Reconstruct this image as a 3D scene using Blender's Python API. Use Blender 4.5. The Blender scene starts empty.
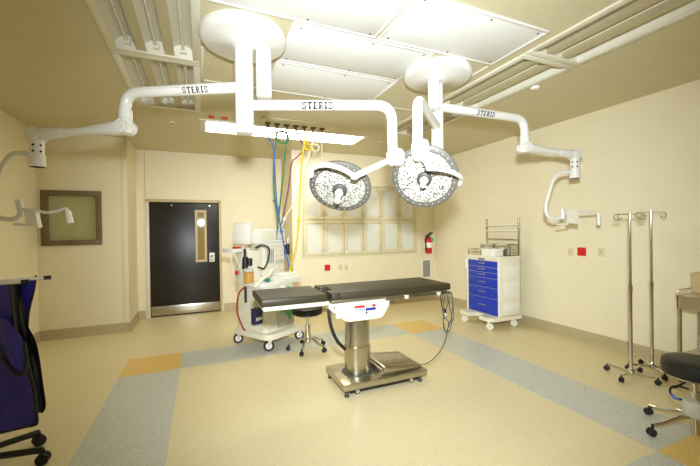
import bpy, bmesh, math, random
from mathutils import Vector, Matrix
random.seed(7)
S = bpy.context.scene
COL = S.collection
PI = math.pi
R = math.radians
def V(*a): return Vector(a)

# ------------------------------------------------------------------ camera numbers (solved from the photograph)
F_PX, YAW, PITCH, ROLL, EYE = 348.749, .4037, -.007, -.0137, 1.559
_fw, _r, _up = V(math.sin(YAW), math.cos(YAW), 0), V(math.cos(YAW), -math.sin(YAW), 0), V(0, 0, 1)
CF = _fw*math.cos(PITCH) + _up*math.sin(PITCH)
_u = _up*math.cos(PITCH) - _fw*math.sin(PITCH)
CR = _r*math.cos(ROLL) + _u*math.sin(ROLL)
CU = _u*math.cos(ROLL) - _r*math.sin(ROLL)
CAM = V(0, 0, EYE)
def at(u, v, D=None, X=None, Y=None, Z=None):
    """a measured picture position at a known depth or on a known plane -> a place in the room"""
    q = CF + CR*((u-350)/F_PX) + CU*((233-v)/F_PX)
    t = D if D is not None else X/q.x if X is not None else Y/q.y if Y is not None else (Z-EYE)/q.z
    return CAM + q*t

# ------------------------------------------------------------------ materials
def lin(c):
    return tuple((x/12.92 if x <= .04045 else ((x+.055)/1.055)**2.4) for x in c)
def hexa(r, g, b): return lin((r/255, g/255, b/255)) + (1,)
def mat(name, rgb, rough=.5, metal=0, var=.06, scale=12, bump=0, bscale=60, spec=.5, coat=0):
    m = bpy.data.materials.new(name); m.use_nodes = True
    N = m.node_tree.nodes; L = m.node_tree.links
    b = N['Principled BSDF']; c = hexa(*rgb)
    b.inputs['Roughness'].default_value = rough; b.inputs['Metallic'].default_value = metal
    b.inputs['Specular IOR Level'].default_value = spec
    if coat: b.inputs['Coat Weight'].default_value = coat; b.inputs['Coat Roughness'].default_value = .1
    tc = N.new('ShaderNodeTexCoord')
    nz = N.new('ShaderNodeTexNoise'); nz.inputs['Scale'].default_value = scale; nz.inputs['Detail'].default_value = 4
    L.new(tc.outputs['Object'], nz.inputs['Vector'])
    rp = N.new('ShaderNodeValToRGB')
    rp.color_ramp.elements[0].position = .3; rp.color_ramp.elements[1].position = .7
    rp.color_ramp.elements[0].color = tuple(x*(1-var) for x in c[:3]) + (1,)
    rp.color_ramp.elements[1].color = tuple(min(1, x*(1+var)) for x in c[:3]) + (1,)
    L.new(nz.outputs['Fac'], rp.inputs['Fac']); L.new(rp.outputs['Color'], b.inputs['Base Color'])
    if bump:
        n2 = N.new('ShaderNodeTexNoise'); n2.inputs['Scale'].default_value = bscale; n2.inputs['Detail'].default_value = 6
        L.new(tc.outputs['Object'], n2.inputs['Vector'])
        bp = N.new('ShaderNodeBump'); bp.inputs['Strength'].default_value = bump; bp.inputs['Distance'].default_value = .01
        L.new(n2.outputs['Fac'], bp.inputs['Height']); L.new(bp.outputs['Normal'], b.inputs['Normal'])
    return m
def brushed(name, rgb, rough=.28, sx=(90, 90, 1.5)):
    m = mat(name, rgb, rough, 1, .05)
    N = m.node_tree.nodes; L = m.node_tree.links; b = N['Principled BSDF']
    tc = N.new('ShaderNodeTexCoord'); mp = N.new('ShaderNodeMapping'); mp.inputs['Scale'].default_value = sx
    nz = N.new('ShaderNodeTexNoise'); nz.inputs['Scale'].default_value = 3; nz.inputs['Detail'].default_value = 5
    L.new(tc.outputs['Object'], mp.inputs['Vector']); L.new(mp.outputs['Vector'], nz.inputs['Vector'])
    mr = N.new('ShaderNodeMapRange'); mr.inputs['To Min'].default_value = rough*.85; mr.inputs['To Max'].default_value = rough*1.15
    L.new(nz.outputs['Fac'], mr.inputs['Value']); L.new(mr.outputs['Result'], b.inputs['Roughness'])
    return m
def emis(name, rgb, k):
    m = bpy.data.materials.new(name); m.use_nodes = True
    N = m.node_tree.nodes; b = N['Principled BSDF']
    b.inputs['Base Color'].default_value = hexa(*rgb)
    b.inputs['Emission Color'].default_value = hexa(*rgb); b.inputs['Emission Strength'].default_value = k
    return m
def glass(name, tint, clear=.8, gloss=.1, rough=.02):
    m = bpy.data.materials.new(name); m.use_nodes = True
    N = m.node_tree.nodes; L = m.node_tree.links
    for n in list(N):
        if n.type != 'OUTPUT_MATERIAL': N.remove(n)
    out = [n for n in N if n.type == 'OUTPUT_MATERIAL'][0]
    t = N.new('ShaderNodeBsdfTransparent'); t.inputs['Color'].default_value = hexa(*tint)
    d = N.new('ShaderNodeBsdfDiffuse'); d.inputs['Color'].default_value = hexa(*tint)
    g = N.new('ShaderNodeBsdfGlossy'); g.inputs['Roughness'].default_value = rough
    a = N.new('ShaderNodeMixShader'); a.inputs[0].default_value = 1-clear
    L.new(t.outputs[0], a.inputs[1]); L.new(d.outputs[0], a.inputs[2])
    c = N.new('ShaderNodeMixShader'); c.inputs[0].default_value = gloss
    L.new(a.outputs[0], c.inputs[1]); L.new(g.outputs[0], c.inputs[2]); L.new(c.outputs[0], out.inputs['Surface'])
    return m

M = {}
M['wall'] = mat('painted wall', (232, 223, 194), .55, var=.02, scale=3, bump=.03, bscale=180)
M['wall_side'] = M['wall']
M['ceiling'] = mat('painted ceiling', (208, 198, 164), .7, var=.02, scale=3, bump=.03, bscale=150)
M['base'] = mat('vinyl cove base', (178, 164, 126), .5, var=.04)
M['panel'] = mat('white ceiling panel', (236, 236, 232), .5, var=.015)
M['white'] = mat('white enamel', (232, 231, 222), .3, var=.015, coat=.3)
M['boom'] = mat('boom white paint', (226, 225, 217), .28, var=.01, coat=.3)
M['grayplastic'] = mat('light grey plastic', (196, 192, 180), .45, var=.03)
M['cream'] = mat('cream plastic', (228, 224, 204), .4, var=.02)
M['darkgray'] = mat('dark grey plastic', (72, 72, 70), .5, var=.08)
M['rim'] = mat('grey lamp rim', (98, 96, 88), .45, var=.05)
M['black'] = mat('black plastic', (22, 22, 22), .45, var=.1)
M['outlet'] = mat('dark brown outlet', (92, 80, 58), .5)
M['rubber'] = mat('black rubber', (28, 28, 29), .6, var=.1)
M['vinyl'] = mat('black vinyl pad', (54, 48, 32), .42, var=.06, bump=.05, bscale=200)
M['pad'] = mat('pad side vinyl', (40, 38, 34), .4, var=.05, bump=.05, bscale=200)
M['stool_vinyl'] = mat('stool vinyl', (15, 14, 13), .42, var=.08, bump=.03, bscale=250)
M['steel'] = brushed('brushed steel', (190, 184, 166), .27)
M['steel2'] = brushed('brushed steel sideways', (190, 184, 166), .28, (2, 90, 90))
M['chrome'] = mat('chrome', (214, 210, 200), .12, 1, .02)
M['bluedrawer'] = mat('blue drawer enamel', (24, 54, 176), .35, var=.04)
M['navy'] = mat('navy blue nylon', (58, 54, 176), .42, var=.12, scale=8, bump=.25, bscale=25)
M['navy2'] = mat('navy plastic', (26, 34, 84), .4)
M['red'] = mat('red enamel', (206, 24, 30), .35, var=.04)
M['redlabel'] = mat('red plastic', (200, 52, 40), .5)
M['blue_hose'] = mat('blue hose', (66, 110, 190), .45)
M['green_hose'] = mat('green hose', (60, 128, 74), .45)
M['purple_hose'] = mat('plum hose', (132, 62, 92), .45)
M['yellow_hose'] = mat('yellow hose', (240, 212, 30), .45)
M['white_hose'] = mat('white hose', (236, 228, 200), .45)
M['red_hose'] = mat('dark red hose', (150, 48, 40), .45)
M['greenbag'] = mat('green rubber', (70, 168, 104), .5)
M['amber'] = mat('amber canister', (196, 150, 70), .3)
M['teal'] = mat('teal plastic', (30, 130, 120), .4)
M['brown'] = mat('brown window frame', (112, 98, 66), .5, var=.05)
M['doorleaf'] = mat('dark door laminate', (26, 21, 17), .36, var=.08, scale=4, bump=.03, bscale=90, spec=.5)
M['doorframe'] = mat('steel door frame', (196, 178, 138), .45, var=.03)
M['doorjamb'] = mat('pale door jamb', (222, 214, 196), .4, var=.02)
M['cabinet'] = mat('cabinet laminate', (216, 208, 176), .5, var=.03)
M['cabinside'] = mat('cabinet inside', (246, 247, 238), .6, var=.02)
M['divider'] = mat('troffer divider', (190, 178, 142), .45, var=.04)
M['reflector'] = mat('troffer reflector', (226, 221, 202), .42, .0, .02)
M['tube'] = mat('fluorescent tube glass', (228, 224, 208), .2)
M['troffer_frame'] = mat('troffer frame', (222, 218, 198), .4, var=.02)
M['tan'] = mat('beige cardboard', (206, 180, 132), .7, var=.05)
M['paper'] = mat('paper', (244, 242, 232), .7, var=.02)
M['blind'] = mat('blind fabric', (242, 238, 206), .7, var=.04)
M['label_red'] = mat('label red', (196, 50, 44), .4)
M['label_blue'] = mat('label blue', (30, 50, 150), .4)
M['ink'] = mat('dark grey lettering', (14, 16, 20), .5)
M['logo_blue'] = mat('pale blue emblem', (84, 104, 180), .5)
M['lit'] = emis('lit diffuser', (255, 248, 228), 12)
M['glass_win'] = glass('window glass', (236, 236, 206), .8, .12)
M['glass_cab'] = glass('cabinet glass', (250, 251, 244), .36, .05)
M['glass_door'] = glass('door vision glass', (214, 196, 140), .6, .22)
M['flow'] = glass('flow tube glass', (220, 224, 220), .5, .2)

# floor: tan sheet vinyl with a ring of blue-grey bands and orange corner squares inlaid
def floor_material():
    m = bpy.data.materials.new('sheet vinyl floor'); m.use_nodes = True
    N = m.node_tree.nodes; L = m.node_tree.links; b = N['Principled BSDF']
    tc = N.new('ShaderNodeTexCoord'); sp = N.new('ShaderNodeSeparateXYZ'); L.new(tc.outputs['Object'], sp.inputs[0])
    def op(o, a, c):
        n = N.new('ShaderNodeMath'); n.operation = o
        for i, s in enumerate((a, c)):
            if isinstance(s, (int, float)): n.inputs[i].default_value = s
            else: L.new(s, n.inputs[i])
        return n.outputs[0]
    def btw(s, lo, hi): return op('MULTIPLY', op('GREATER_THAN', s, lo), op('LESS_THAN', s, hi))
    x, y = sp.outputs['X'], sp.outputs['Y']
    A, B = btw(x, -.848, -.244), btw(x, 2.881, 3.482)
    Cc, D = btw(y, 4.449, 5.04), btw(y, .79, 1.388)
    xa, ya = btw(x, -.848, 3.482), btw(y, .79, 5.04)
    cols = op('MULTIPLY', op('MAXIMUM', A, B), ya); rows = op('MULTIPLY', op('MAXIMUM', Cc, D), xa)
    ring = op('MAXIMUM', cols, rows); corner = op('MULTIPLY', cols, rows)
    def chips(c, dv):
        v = N.new('ShaderNodeTexVoronoi'); v.inputs['Scale'].default_value = 95; L.new(tc.outputs['Object'], v.inputs['Vector'])
        s = N.new('ShaderNodeSeparateColor'); L.new(v.outputs['Color'], s.inputs[0])
        r = N.new('ShaderNodeValToRGB'); c = hexa(*c)
        r.color_ramp.elements[0].color = tuple(q*(1-dv) for q in c[:3])+(1,); r.color_ramp.elements[1].color = tuple(min(1, q*(1+dv)) for q in c[:3])+(1,)
        L.new(s.outputs[0], r.inputs[0]); return r.outputs[0]
    def mix(f, a, c):
        n = N.new('ShaderNodeMix'); n.data_type = 'RGBA'; L.new(f, n.inputs[0]); L.new(a, n.inputs[6]); L.new(c, n.inputs[7]); return n.outputs[2]
    col = mix(corner, mix(ring, chips((219, 206, 164), .05), chips((192, 195, 184), .12)), chips((222, 188, 108), .07))
    L.new(col, b.inputs['Base Color']); b.inputs['Roughness'].default_value = .36; b.inputs['Specular IOR Level'].default_value = .45
    nz = N.new('ShaderNodeTexNoise'); nz.inputs['Scale'].default_value = 2.2; nz.inputs['Detail'].default_value = 3; L.new(tc.outputs['Object'], nz.inputs['Vector'])
    mr = N.new('ShaderNodeMapRange'); mr.inputs['To Min'].default_value = .3; mr.inputs['To Max'].default_value = .44
    L.new(nz.outputs['Fac'], mr.inputs['Value']); L.new(mr.outputs['Result'], b.inputs['Roughness'])
    return m
M['floor'] = floor_material()
# lamp lens: hundreds of small faceted reflectors
def lens_material():
    m = mat('faceted led lens', (238, 236, 226), .3, 0, .02, spec=.4)
    N = m.node_tree.nodes; L = m.node_tree.links; b = N['Principled BSDF']
    tc = N.new('ShaderNodeTexCoord')
    v = N.new('ShaderNodeTexVoronoi'); v.inputs['Scale'].default_value = 100; L.new(tc.outputs['Object'], v.inputs['Vector'])
    s = N.new('ShaderNodeSeparateColor'); L.new(v.outputs['Color'], s.inputs[0])
    r = N.new('ShaderNodeValToRGB'); r.color_ramp.interpolation = 'CONSTANT'
    e = r.color_ramp.elements; e[0].position = 0; e[0].color = hexa(74, 70, 60); e[1].position = .14; e[1].color = hexa(146, 142, 128)
    e2 = e.new(.45); e2.color = hexa(200, 198, 190)
    L.new(s.outputs[0], r.inputs[0]); L.new(r.outputs[0], b.inputs['Base Color'])
    bp = N.new('ShaderNodeBump'); bp.inputs['Strength'].default_value = .35; bp.inputs['Distance'].default_value = .01
    L.new(v.outputs['Distance'], bp.inputs['Height']); L.new(bp.outputs['Normal'], b.inputs['Normal'])
    return m
M['lens'] = lens_material()

# ------------------------------------------------------------------ mesh helpers (each adds to a bmesh)
def BM(): return bmesh.new()
def frame_to(d):
    d = d.normalized(); a = V(0, 0, 1) if abs(d.z) < .9 else V(1, 0, 0)
    x = a.cross(d).normalized(); return x, d.cross(x)
def box(bm, c, s, rz=0, bev=0, seg=2, mx=None):
    r = bmesh.ops.create_cube(bm, size=1)
    m = Matrix.Translation(V(*c)) @ (mx if mx is not None else Matrix.Rotation(rz, 4, 'Z')) @ Matrix.Diagonal((s[0], s[1], s[2], 1))
    bmesh.ops.transform(bm, matrix=m, verts=r['verts'])
    if bev:
        es = list({e for v in r['verts'] for e in v.link_edges})
        bmesh.ops.bevel(bm, geom=es, offset=bev, segments=seg, profile=.5, affect='EDGES')
    return bm
def bb(bm, a, b, bev=0, seg=2):
    return box(bm, [(a[i]+b[i])/2 for i in range(3)], [abs(b[i]-a[i]) for i in range(3)], 0, bev, seg)
def rings(bm, rr, cap=True):
    n = len(rr[0]); vs = [[bm.verts.new(p) for p in r] for r in rr]
    for a, b in zip(vs, vs[1:]):
        for i in range(n): bm.faces.new((a[i], a[(i+1) % n], b[(i+1) % n], b[i]))
    if cap:
        bm.faces.new(list(reversed(vs[0]))); bm.faces.new(vs[-1])
    return bm
def cyl(bm, p0, p1, r0, r1=None, n=20):
    p0, p1 = Vector(p0), Vector(p1); r1 = r0 if r1 is None else r1
    x, y = frame_to(p1-p0)
    return rings(bm, [[p + (x*math.cos(2*PI*i/n) + y*math.sin(2*PI*i/n))*r for i in range(n)] for p, r in ((p0, r0), (p1, r1))])
def lathe(bm, prof, org=(0, 0, 0), axis=(0, 0, 1), n=36):
    o, d = Vector(org), Vector(axis).normalized(); x, y = frame_to(d)
    return rings(bm, [[o + d*z + (x*math.cos(2*PI*i/n) + y*math.sin(2*PI*i/n))*max(r, 1e-4) for i in range(n)] for r, z in prof])
def smooth(pts, k=6):
    P = [Vector(p) for p in pts]; P = [P[0]*2-P[1]] + P + [P[-1]*2-P[-2]]; out = []
    for i in range(1, len(P)-2):
        for j in range(k):
            t = j/k; a, b, c, d = P[i-1:i+3]
            out.append(.5*((2*b) + (c-a)*t + (2*a-5*b+4*c-d)*t*t + (3*b-a-3*c+d)*t**3))
    return out + [P[-2]]
def tube(bm, pts, r, n=12, k=6, sm=True):
    P = smooth(pts, k) if sm and len(pts) > 2 else [Vector(p) for p in pts]
    rr = []; t = (P[1]-P[0]).normalized(); x, _ = frame_to(t)
    for i, p in enumerate(P):
        t2 = ((P[min(i+1, len(P)-1)] - P[max(i-1, 0)])).normalized()
        x = (x - t2*x.dot(t2)).normalized(); y = t2.cross(x)
        rad = r(i/(len(P)-1)) if callable(r) else r
        rr.append([p + (x*math.cos(2*PI*j/n) + y*math.sin(2*PI*j/n))*rad for j in range(n)])
    return rings(bm, rr)
def bend(a, c, b, rad, k=6):
    """polyline a -> c -> b with the corner c rounded"""
    a, c, b = Vector(a), Vector(c), Vector(b); u, w = (a-c).normalized(), (b-c).normalized()
    p0, p1 = c+u*rad, c+w*rad
    return [a] + [p0*(1-t)**2 + c*2*t*(1-t) + p1*t*t for t in [i/k for i in range(k+1)]] + [b]
def prism(bm, poly, lo, hi, axis='z'):
    f = {'z': lambda p, h: (p[0], p[1], h), 'y': lambda p, h: (p[0], h, p[1]), 'x': lambda p, h: (h, p[0], p[1])}[axis]
    return rings(bm, [[V(*f(p, lo)) for p in poly], [V(*f(p, hi)) for p in poly]])
def rrect(x0, y0, x1, y1, r, k=5):
    out = []
    for cx, cy, a in ((x1-r, y1-r, 0), (x0+r, y1-r, 90), (x0+r, y0+r, 180), (x1-r, y0+r, 270)):
        out += [(cx+r*math.cos(R(a+90*i/k)), cy+r*math.sin(R(a+90*i/k))) for i in range(k+1)]
    return out
def obj(name, bm, m, parent=None, world=False, sharp=38):
    if parent is not None and world:
        root = parent
        while root.parent: root = root.parent
        bm.transform((Matrix.Translation(root.location) @ Matrix.Rotation(root.rotation_euler.z, 4, 'Z')).inverted())
    bmesh.ops.recalc_face_normals(bm, faces=bm.faces[:])
    for f in bm.faces: f.smooth = True
    for e in bm.edges:
        if len(e.link_faces) == 2 and e.calc_face_angle(0) > R(sharp): e.smooth = False
    me = bpy.data.meshes.new(name); bm.to_mesh(me); bm.free()
    me.materials.append(M[m] if isinstance(m, str) else m)
    o = bpy.data.objects.new(name, me); COL.objects.link(o)
    if parent is not None: o.parent = parent
    return o
def tag(o, label, cat, group=None):
    o['label'] = label; o['category'] = cat
    if group: o['group'] = group
    return o
def thing(name, label, cat, loc=(0, 0, 0), rz=0, group=None):
    o = bpy.data.objects.new(name, None); COL.objects.link(o); o.empty_display_size = .1
    o.location = loc; o.rotation_euler = (0, 0, rz); return tag(o, label, cat, group)
def struct(name, bm, m):
    o = obj(name, bm, m); o['kind'] = 'structure'; return o
def dup(root, loc, rz, label, group=None):
    r = root.copy(); COL.objects.link(r); r.location = loc; r.rotation_euler = (0, 0, rz); r['label'] = label
    if group: r['group'] = group
    for ch in list(root.children):
        c = ch.copy(); COL.objects.link(c); c.parent = r
        for g in list(ch.children):
            d = g.copy(); COL.objects.link(d); d.parent = c
    return r

# lettering as thin raised strokes, wrapped on a round arm
def arc(cx, cy, rx, ry, a0, a1, k=8): return [(cx+rx*math.cos(R(a0+(a1-a0)*i/k)), cy+ry*math.sin(R(a0+(a1-a0)*i/k))) for i in range(k+1)]
GL = {'S': [arc(.3, .74, .24, .24, 20, 270, 10) + arc(.3, .26, .26, .24, 90, -160, 10), [(.53, .74), (.53, .98)], [(.05, .02), (.05, .26)]],
      'T': [[(.3, 0), (.3, 1)], [(0, .97), (.6, .97)], [(.02, .8), (.02, 1)], [(.58, .8), (.58, 1)], [(.18, .03), (.42, .03)]],
      'E': [[(.12, 0), (.12, 1)], [(.0, .97), (.52, .97)], [(.12, .52), (.42, .52)], [(.0, .03), (.54, .03)]],
      'R': [[(.12, 0), (.12, 1)], [(.0, .97), (.3, .97)] + arc(.3, .74, .2, .23, 90, -90, 8) + [(.12, .51)], [(.3, .51), (.58, 0)], [(0, .03), (.24, .03)]],
      'I': [[(.15, 0), (.15, 1)], [(0, .97), (.3, .97)], [(0, .03), (.3, .03)]]}
GW = {'S': .6, 'T': .6, 'E': .58, 'R': .62, 'I': .3}
BOLD = [1.0]
def stroke(P, w, out):
    w *= BOLD[0]
    Q = [P[0]]
    for a, b in zip(P, P[1:]):
        k = max(1, math.ceil(math.hypot(b[0]-a[0], b[1]-a[1])/.13)); Q += [(a[0]+(b[0]-a[0])*i/k, a[1]+(b[1]-a[1])*i/k) for i in range(1, k+1)]
    P = Q
    for a, b in zip(P, P[1:]):
        d = (Vector((b[0]-a[0], b[1]-a[1]))); l = d.length
        if l < 1e-6: continue
        d /= l; n = Vector((-d.y, d.x))*w/2; a2, b2 = Vector(a)-d*w*.3, Vector(b)+d*w*.3
        out.append([a2-n, b2-n, b2+n, a2+n])
def lettering(text, h, gap=.28):
    quads = []; x = 0
    for ch in text:
        o = []
        for P in GL[ch]: stroke(P, .17 if len(P) == 2 and abs(P[0][0]-P[1][0]) < .01 and abs(P[0][1]-P[1][1]) > .5 else .11, o)
        quads += [[Vector((p.x+x, p.y))*h for p in q] for q in o]; x += GW[ch]+gap
    return quads, (x-gap)*h
def on_arm(bm, quads, start, xdir, r, toward):
    """lay flat quads on the side of a round arm: start is on the axis, toward points out at the reader"""
    xdir = Vector(xdir).normalized(); toward = Vector(toward); toward = (toward - xdir*toward.dot(xdir)).normalized()
    up = toward.cross(xdir)
    if up.z < 0: up = -up
    def P(p, rr):
        a = p.y/r; return Vector(start) + xdir*p.x + (toward*math.cos(a) + up*math.sin(a))*rr
    for q in quads:
        lo = [bm.verts.new(P(p, r-.001)) for p in q]; hi = [bm.verts.new(P(p, r+.0012)) for p in q]
        bm.faces.new(hi); bm.faces.new(list(reversed(lo)))
        for i in range(4): bm.faces.new((lo[i], lo[(i+1) % 4], hi[(i+1) % 4], hi[i]))

# ------------------------------------------------------------------ the room
XL, XR, XJ, XC = -2.2, 4.786, -1.062, 1.57
YW, YD, YC, YF = 6.478, 7.319, 6.402, -1.6
H = 3.08
def sheet(bm, org, ux, uy, w, h, holes):
    """a plane w x h with rectangular holes (x0,y0,x1,y1)"""
    xs = sorted({0, w, *[q for o in holes for q in (o[0], o[2])]}); ys = sorted({0, h, *[q for o in holes for q in (o[1], o[3])]})
    xs = [x for x in xs if 0 <= x <= w]; ys = [y for y in ys if 0 <= y <= h]
    org, ux, uy = Vector(org), Vector(ux), Vector(uy); vv = {}
    g = lambda i, j: vv.setdefault((i, j), bm.verts.new(org+ux*xs[i]+uy*ys[j])) if (i, j) not in vv else vv[(i, j)]
    for i in range(len(xs)-1):
        for j in range(len(ys)-1):
            cx, cy = (xs[i]+xs[i+1])/2, (ys[j]+ys[j+1])/2
            if any(o[0] < cx < o[2] and o[1] < cy < o[3] for o in holes): continue
            bm.faces.new((g(i, j), g(i+1, j), g(i+1, j+1), g(i, j+1)))
    return bm
def solid(name, bm, m, d):
    """give a wall sheet its thickness d (pushed away from the room)"""
    d = Vector(d); r = bmesh.ops.extrude_face_region(bm, geom=bm.faces[:])
    bmesh.ops.translate(bm, vec=d, verts=[v for v in r['geom'] if isinstance(v, bmesh.types.BMVert)])
    return struct(name, bm, m)

LB = [(-.637, 2.13, -.012, 3.375), (-.637, 3.435, -.012, 4.725)]      # left bank of lights
RB = [(2.633, .92, 3.227, 2.15), (2.633, 2.22, 3.227, 3.44), (2.633, 3.5, 3.227, 4.72)]
BL = (.03, 5.09, 2.48, 5.66)
bm = BM(); bb(bm, (XL-.1, YF-.1, -.1), (XR+.1, YD+.1, 0)); struct('floor', bm, 'floor')
holes = [(a-XL, b-YF, c-XL, d-YF) for a, b, c, d in LB+RB+[BL]]
solid('ceiling', sheet(BM(), (XL, YF, H), (1, 0, 0), (0, 1, 0), XR-XL, YD-YF, holes), 'ceiling', (0, 0, .02))
W0, W1, WZ0, WZ1 = -2.155, -1.407, 1.393, 2.218
bm = BM(); bb(bm, (XL-.1, YF, 0), (XL, YW, H)); struct('wall_left', bm, 'wall')
solid('wall_window', sheet(BM(), (XL, YW, 0), (1, 0, 0), (0, 0, 1), XJ-XL-.1, H, [(W0-XL+.03, WZ0+.03, W1-XL-.03, WZ1-.03)]), 'wall', (0, .1, 0))
bm = BM(); bb(bm, (XJ-.1, YW, 0), (XJ, YD, H)); struct('wall_jog', bm, 'wall')
DX0, DX1, DZ = -.9, .34, 2.155
solid('wall_back', sheet(BM(), (XJ, YD, 0), (1, 0, 0), (0, 0, 1), XC-XJ, H, [(DX0-XJ, -.01, DX1-XJ, DZ)]), 'wall', (0, .12, 0))
bm = BM(); bb(bm, (XC, YC+.1, 0), (XC+.1, YD, H)); struct('wall_return', bm, 'wall')
CX0, CX1, CZ0, CZ1, CZM = 1.775, 4.27, 1.085, 2.44, 1.767
solid('wall_cabinets', sheet(BM(), (XC, YC, 0), (1, 0, 0), (0, 0, 1), XR-XC, H, [(CX0-XC, CZ0, CX1-XC, CZ1)]), 'wall', (0, .1, 0))
bm = BM(); bb(bm, (XR, YF, 0), (XR+.1, YC+.1, H)); struct('wall_right', bm, 'wall')
bm = BM(); bb(bm, (XL, YF-.1, 0), (XR, YF, H)); struct('wall_front', bm, 'wall')

# cove base: a small curved foot, run along each wall
def cove(name, a, b, n):
    a, b, n = V(*a, 0), V(*b, 0), V(*n, 0); prof = [(0, 0), (.03, 0), (.03, .004), (.012, .022), (.008, .045), (.007, .147), (.004, .151), (0, .151)]
    bm = BM(); rings(bm, [[p + n*d + V(0, 0, z) for d, z in prof] for p in (a, b)]); return struct(name, bm, 'base')
cove('baseboard_left', (XL, YF), (XL, YW), (1, 0)); cove('baseboard_window', (XL, YW), (XJ+.03, YW), (0, -1)); cove('baseboard_jog', (XJ, YW-.03), (XJ, YD), (1, 0))
cove('baseboard_back', (DX1+.06, YD), (XC, YD), (0, -1)); cove('baseboard_return', (XC, YC), (XC, YD), (-1, 0)); cove('baseboard_cabinets', (XC-.03, YC), (XR, YC), (0, -1))
cove('baseboard_right', (XR, YF), (XR, YC), (-1, 0)); cove('baseboard_doorside', (XJ, YD), (DX0-.05, YD), (0, -1))
bm = BM(); bb(bm, (XJ-.085, YW-.004, .15), (XJ+.004, YW, H-.08), .001); bb(bm, (XJ, YW-.004, .15), (XJ+.004, YW+.085, H-.08), .001); struct('trim_1', bm, 'wall')
bm = BM(); bb(bm, (DX0-.035, YD-.003, DZ+.05), (DX0-.025, YD, H)); struct('trim_2', bm, 'base')

# window on the left
bm = BM()
for a, b in (((W0, WZ0), (W1, WZ0+.078)), ((W0, WZ1-.078), (W1, WZ1)), ((W0, WZ0+.078), (W0+.078, WZ1-.078)), ((W1-.078, WZ0+.078), (W1, WZ1-.078))):
    bb(bm, (a[0], YW-.02, a[1]), (b[0], YW+.06, b[1]), .003)
win = struct('window_1', bm, 'brown')
bm = BM(); bb(bm, (W0+.07, YW+.025, WZ0+.07), (W1-.07, YW+.032, WZ1-.07)); obj('pane', bm, 'glass_win', win)
bm = BM(); bb(bm, (W0+.03, YW+.085, WZ0+.03), (W1-.03, YW+.09, WZ1-.03))
for i in range(24): bb(bm, (W0+.05, YW+.078, WZ0+.05+i*.0305), (W1-.05, YW+.085, WZ0+.075+i*.0305), .002)
obj('blind', bm, 'blind', win)

# door
bm = BM()
bb(bm, (DX0+.03, YD+.02, .012), (DX1-.012, YD+.062, DZ-.02), .003)
door = struct('door_1', bm, 'doorleaf')
bm = BM(); bb(bm, (DX0-.035, YD-.015, 0), (DX0+.028, YD+.1, DZ+.0), .004); obj('hinge_jamb', bm, 'doorjamb', door)
bm = BM(); bb(bm, (DX1-.012, YD-.015, 0), (DX1+.035, YD+.1, DZ), .004); bb(bm, (DX0-.035, YD-.015, DZ-.018), (DX1+.035, YD+.1, DZ+.035), .004); obj('door_frame', bm, 'doorframe', door)
bm = BM(); bb(bm, (DX0+.04, YD+.012, .03), (DX1-.02, YD+.021, .2), .002); obj('kick_plate', bm, 'steel2', door)
bm = BM(); vx0, vx1, vz0, vz1 = -.105, .103, .99, 1.995
for a, b in (((vx0, vz0), (vx1, vz0+.045)), ((vx0, vz1-.045), (vx1, vz1)), ((vx0, vz0+.045), (vx0+.045, vz1-.045)), ((vx1-.045, vz0+.045), (vx1, vz1-.045))):
    bb(bm, (a[0], YD+.01, a[1]), (b[0], YD+.024, b[1]), .003)
vl = obj('vision_frame', bm, 'doorframe', door)
bm = BM(); bb(bm, (vx0+.04, YD+.016, vz0+.04), (vx1-.04, YD+.019, vz1-.04)); obj('vision_glass', bm, 'glass_door', vl)
bm = BM(); bb(bm, (.14, YD+.0, .985), (.24, YD+.022, 1.165), .008); lk = obj('lock_plate', bm, 'white', door)
bm = BM(); cyl(bm, (.19, YD-.02, 1.1), (.19, YD+.004, 1.1), .024); cyl(bm, (.19, YD-.03, 1.04), (.19, YD+.004, 1.04), .012); bb(bm, (.165, YD-.04, 1.03), (.225, YD-.02, 1.05), .006); obj('lever', bm, 'chrome', lk)
for x in (-.5, .16):
    bm = BM(); cyl(bm, (x, YD+.012, DZ-.075), (x, YD+.022, DZ-.075), .014); obj('door_bolt', bm, 'chrome', door)

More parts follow.
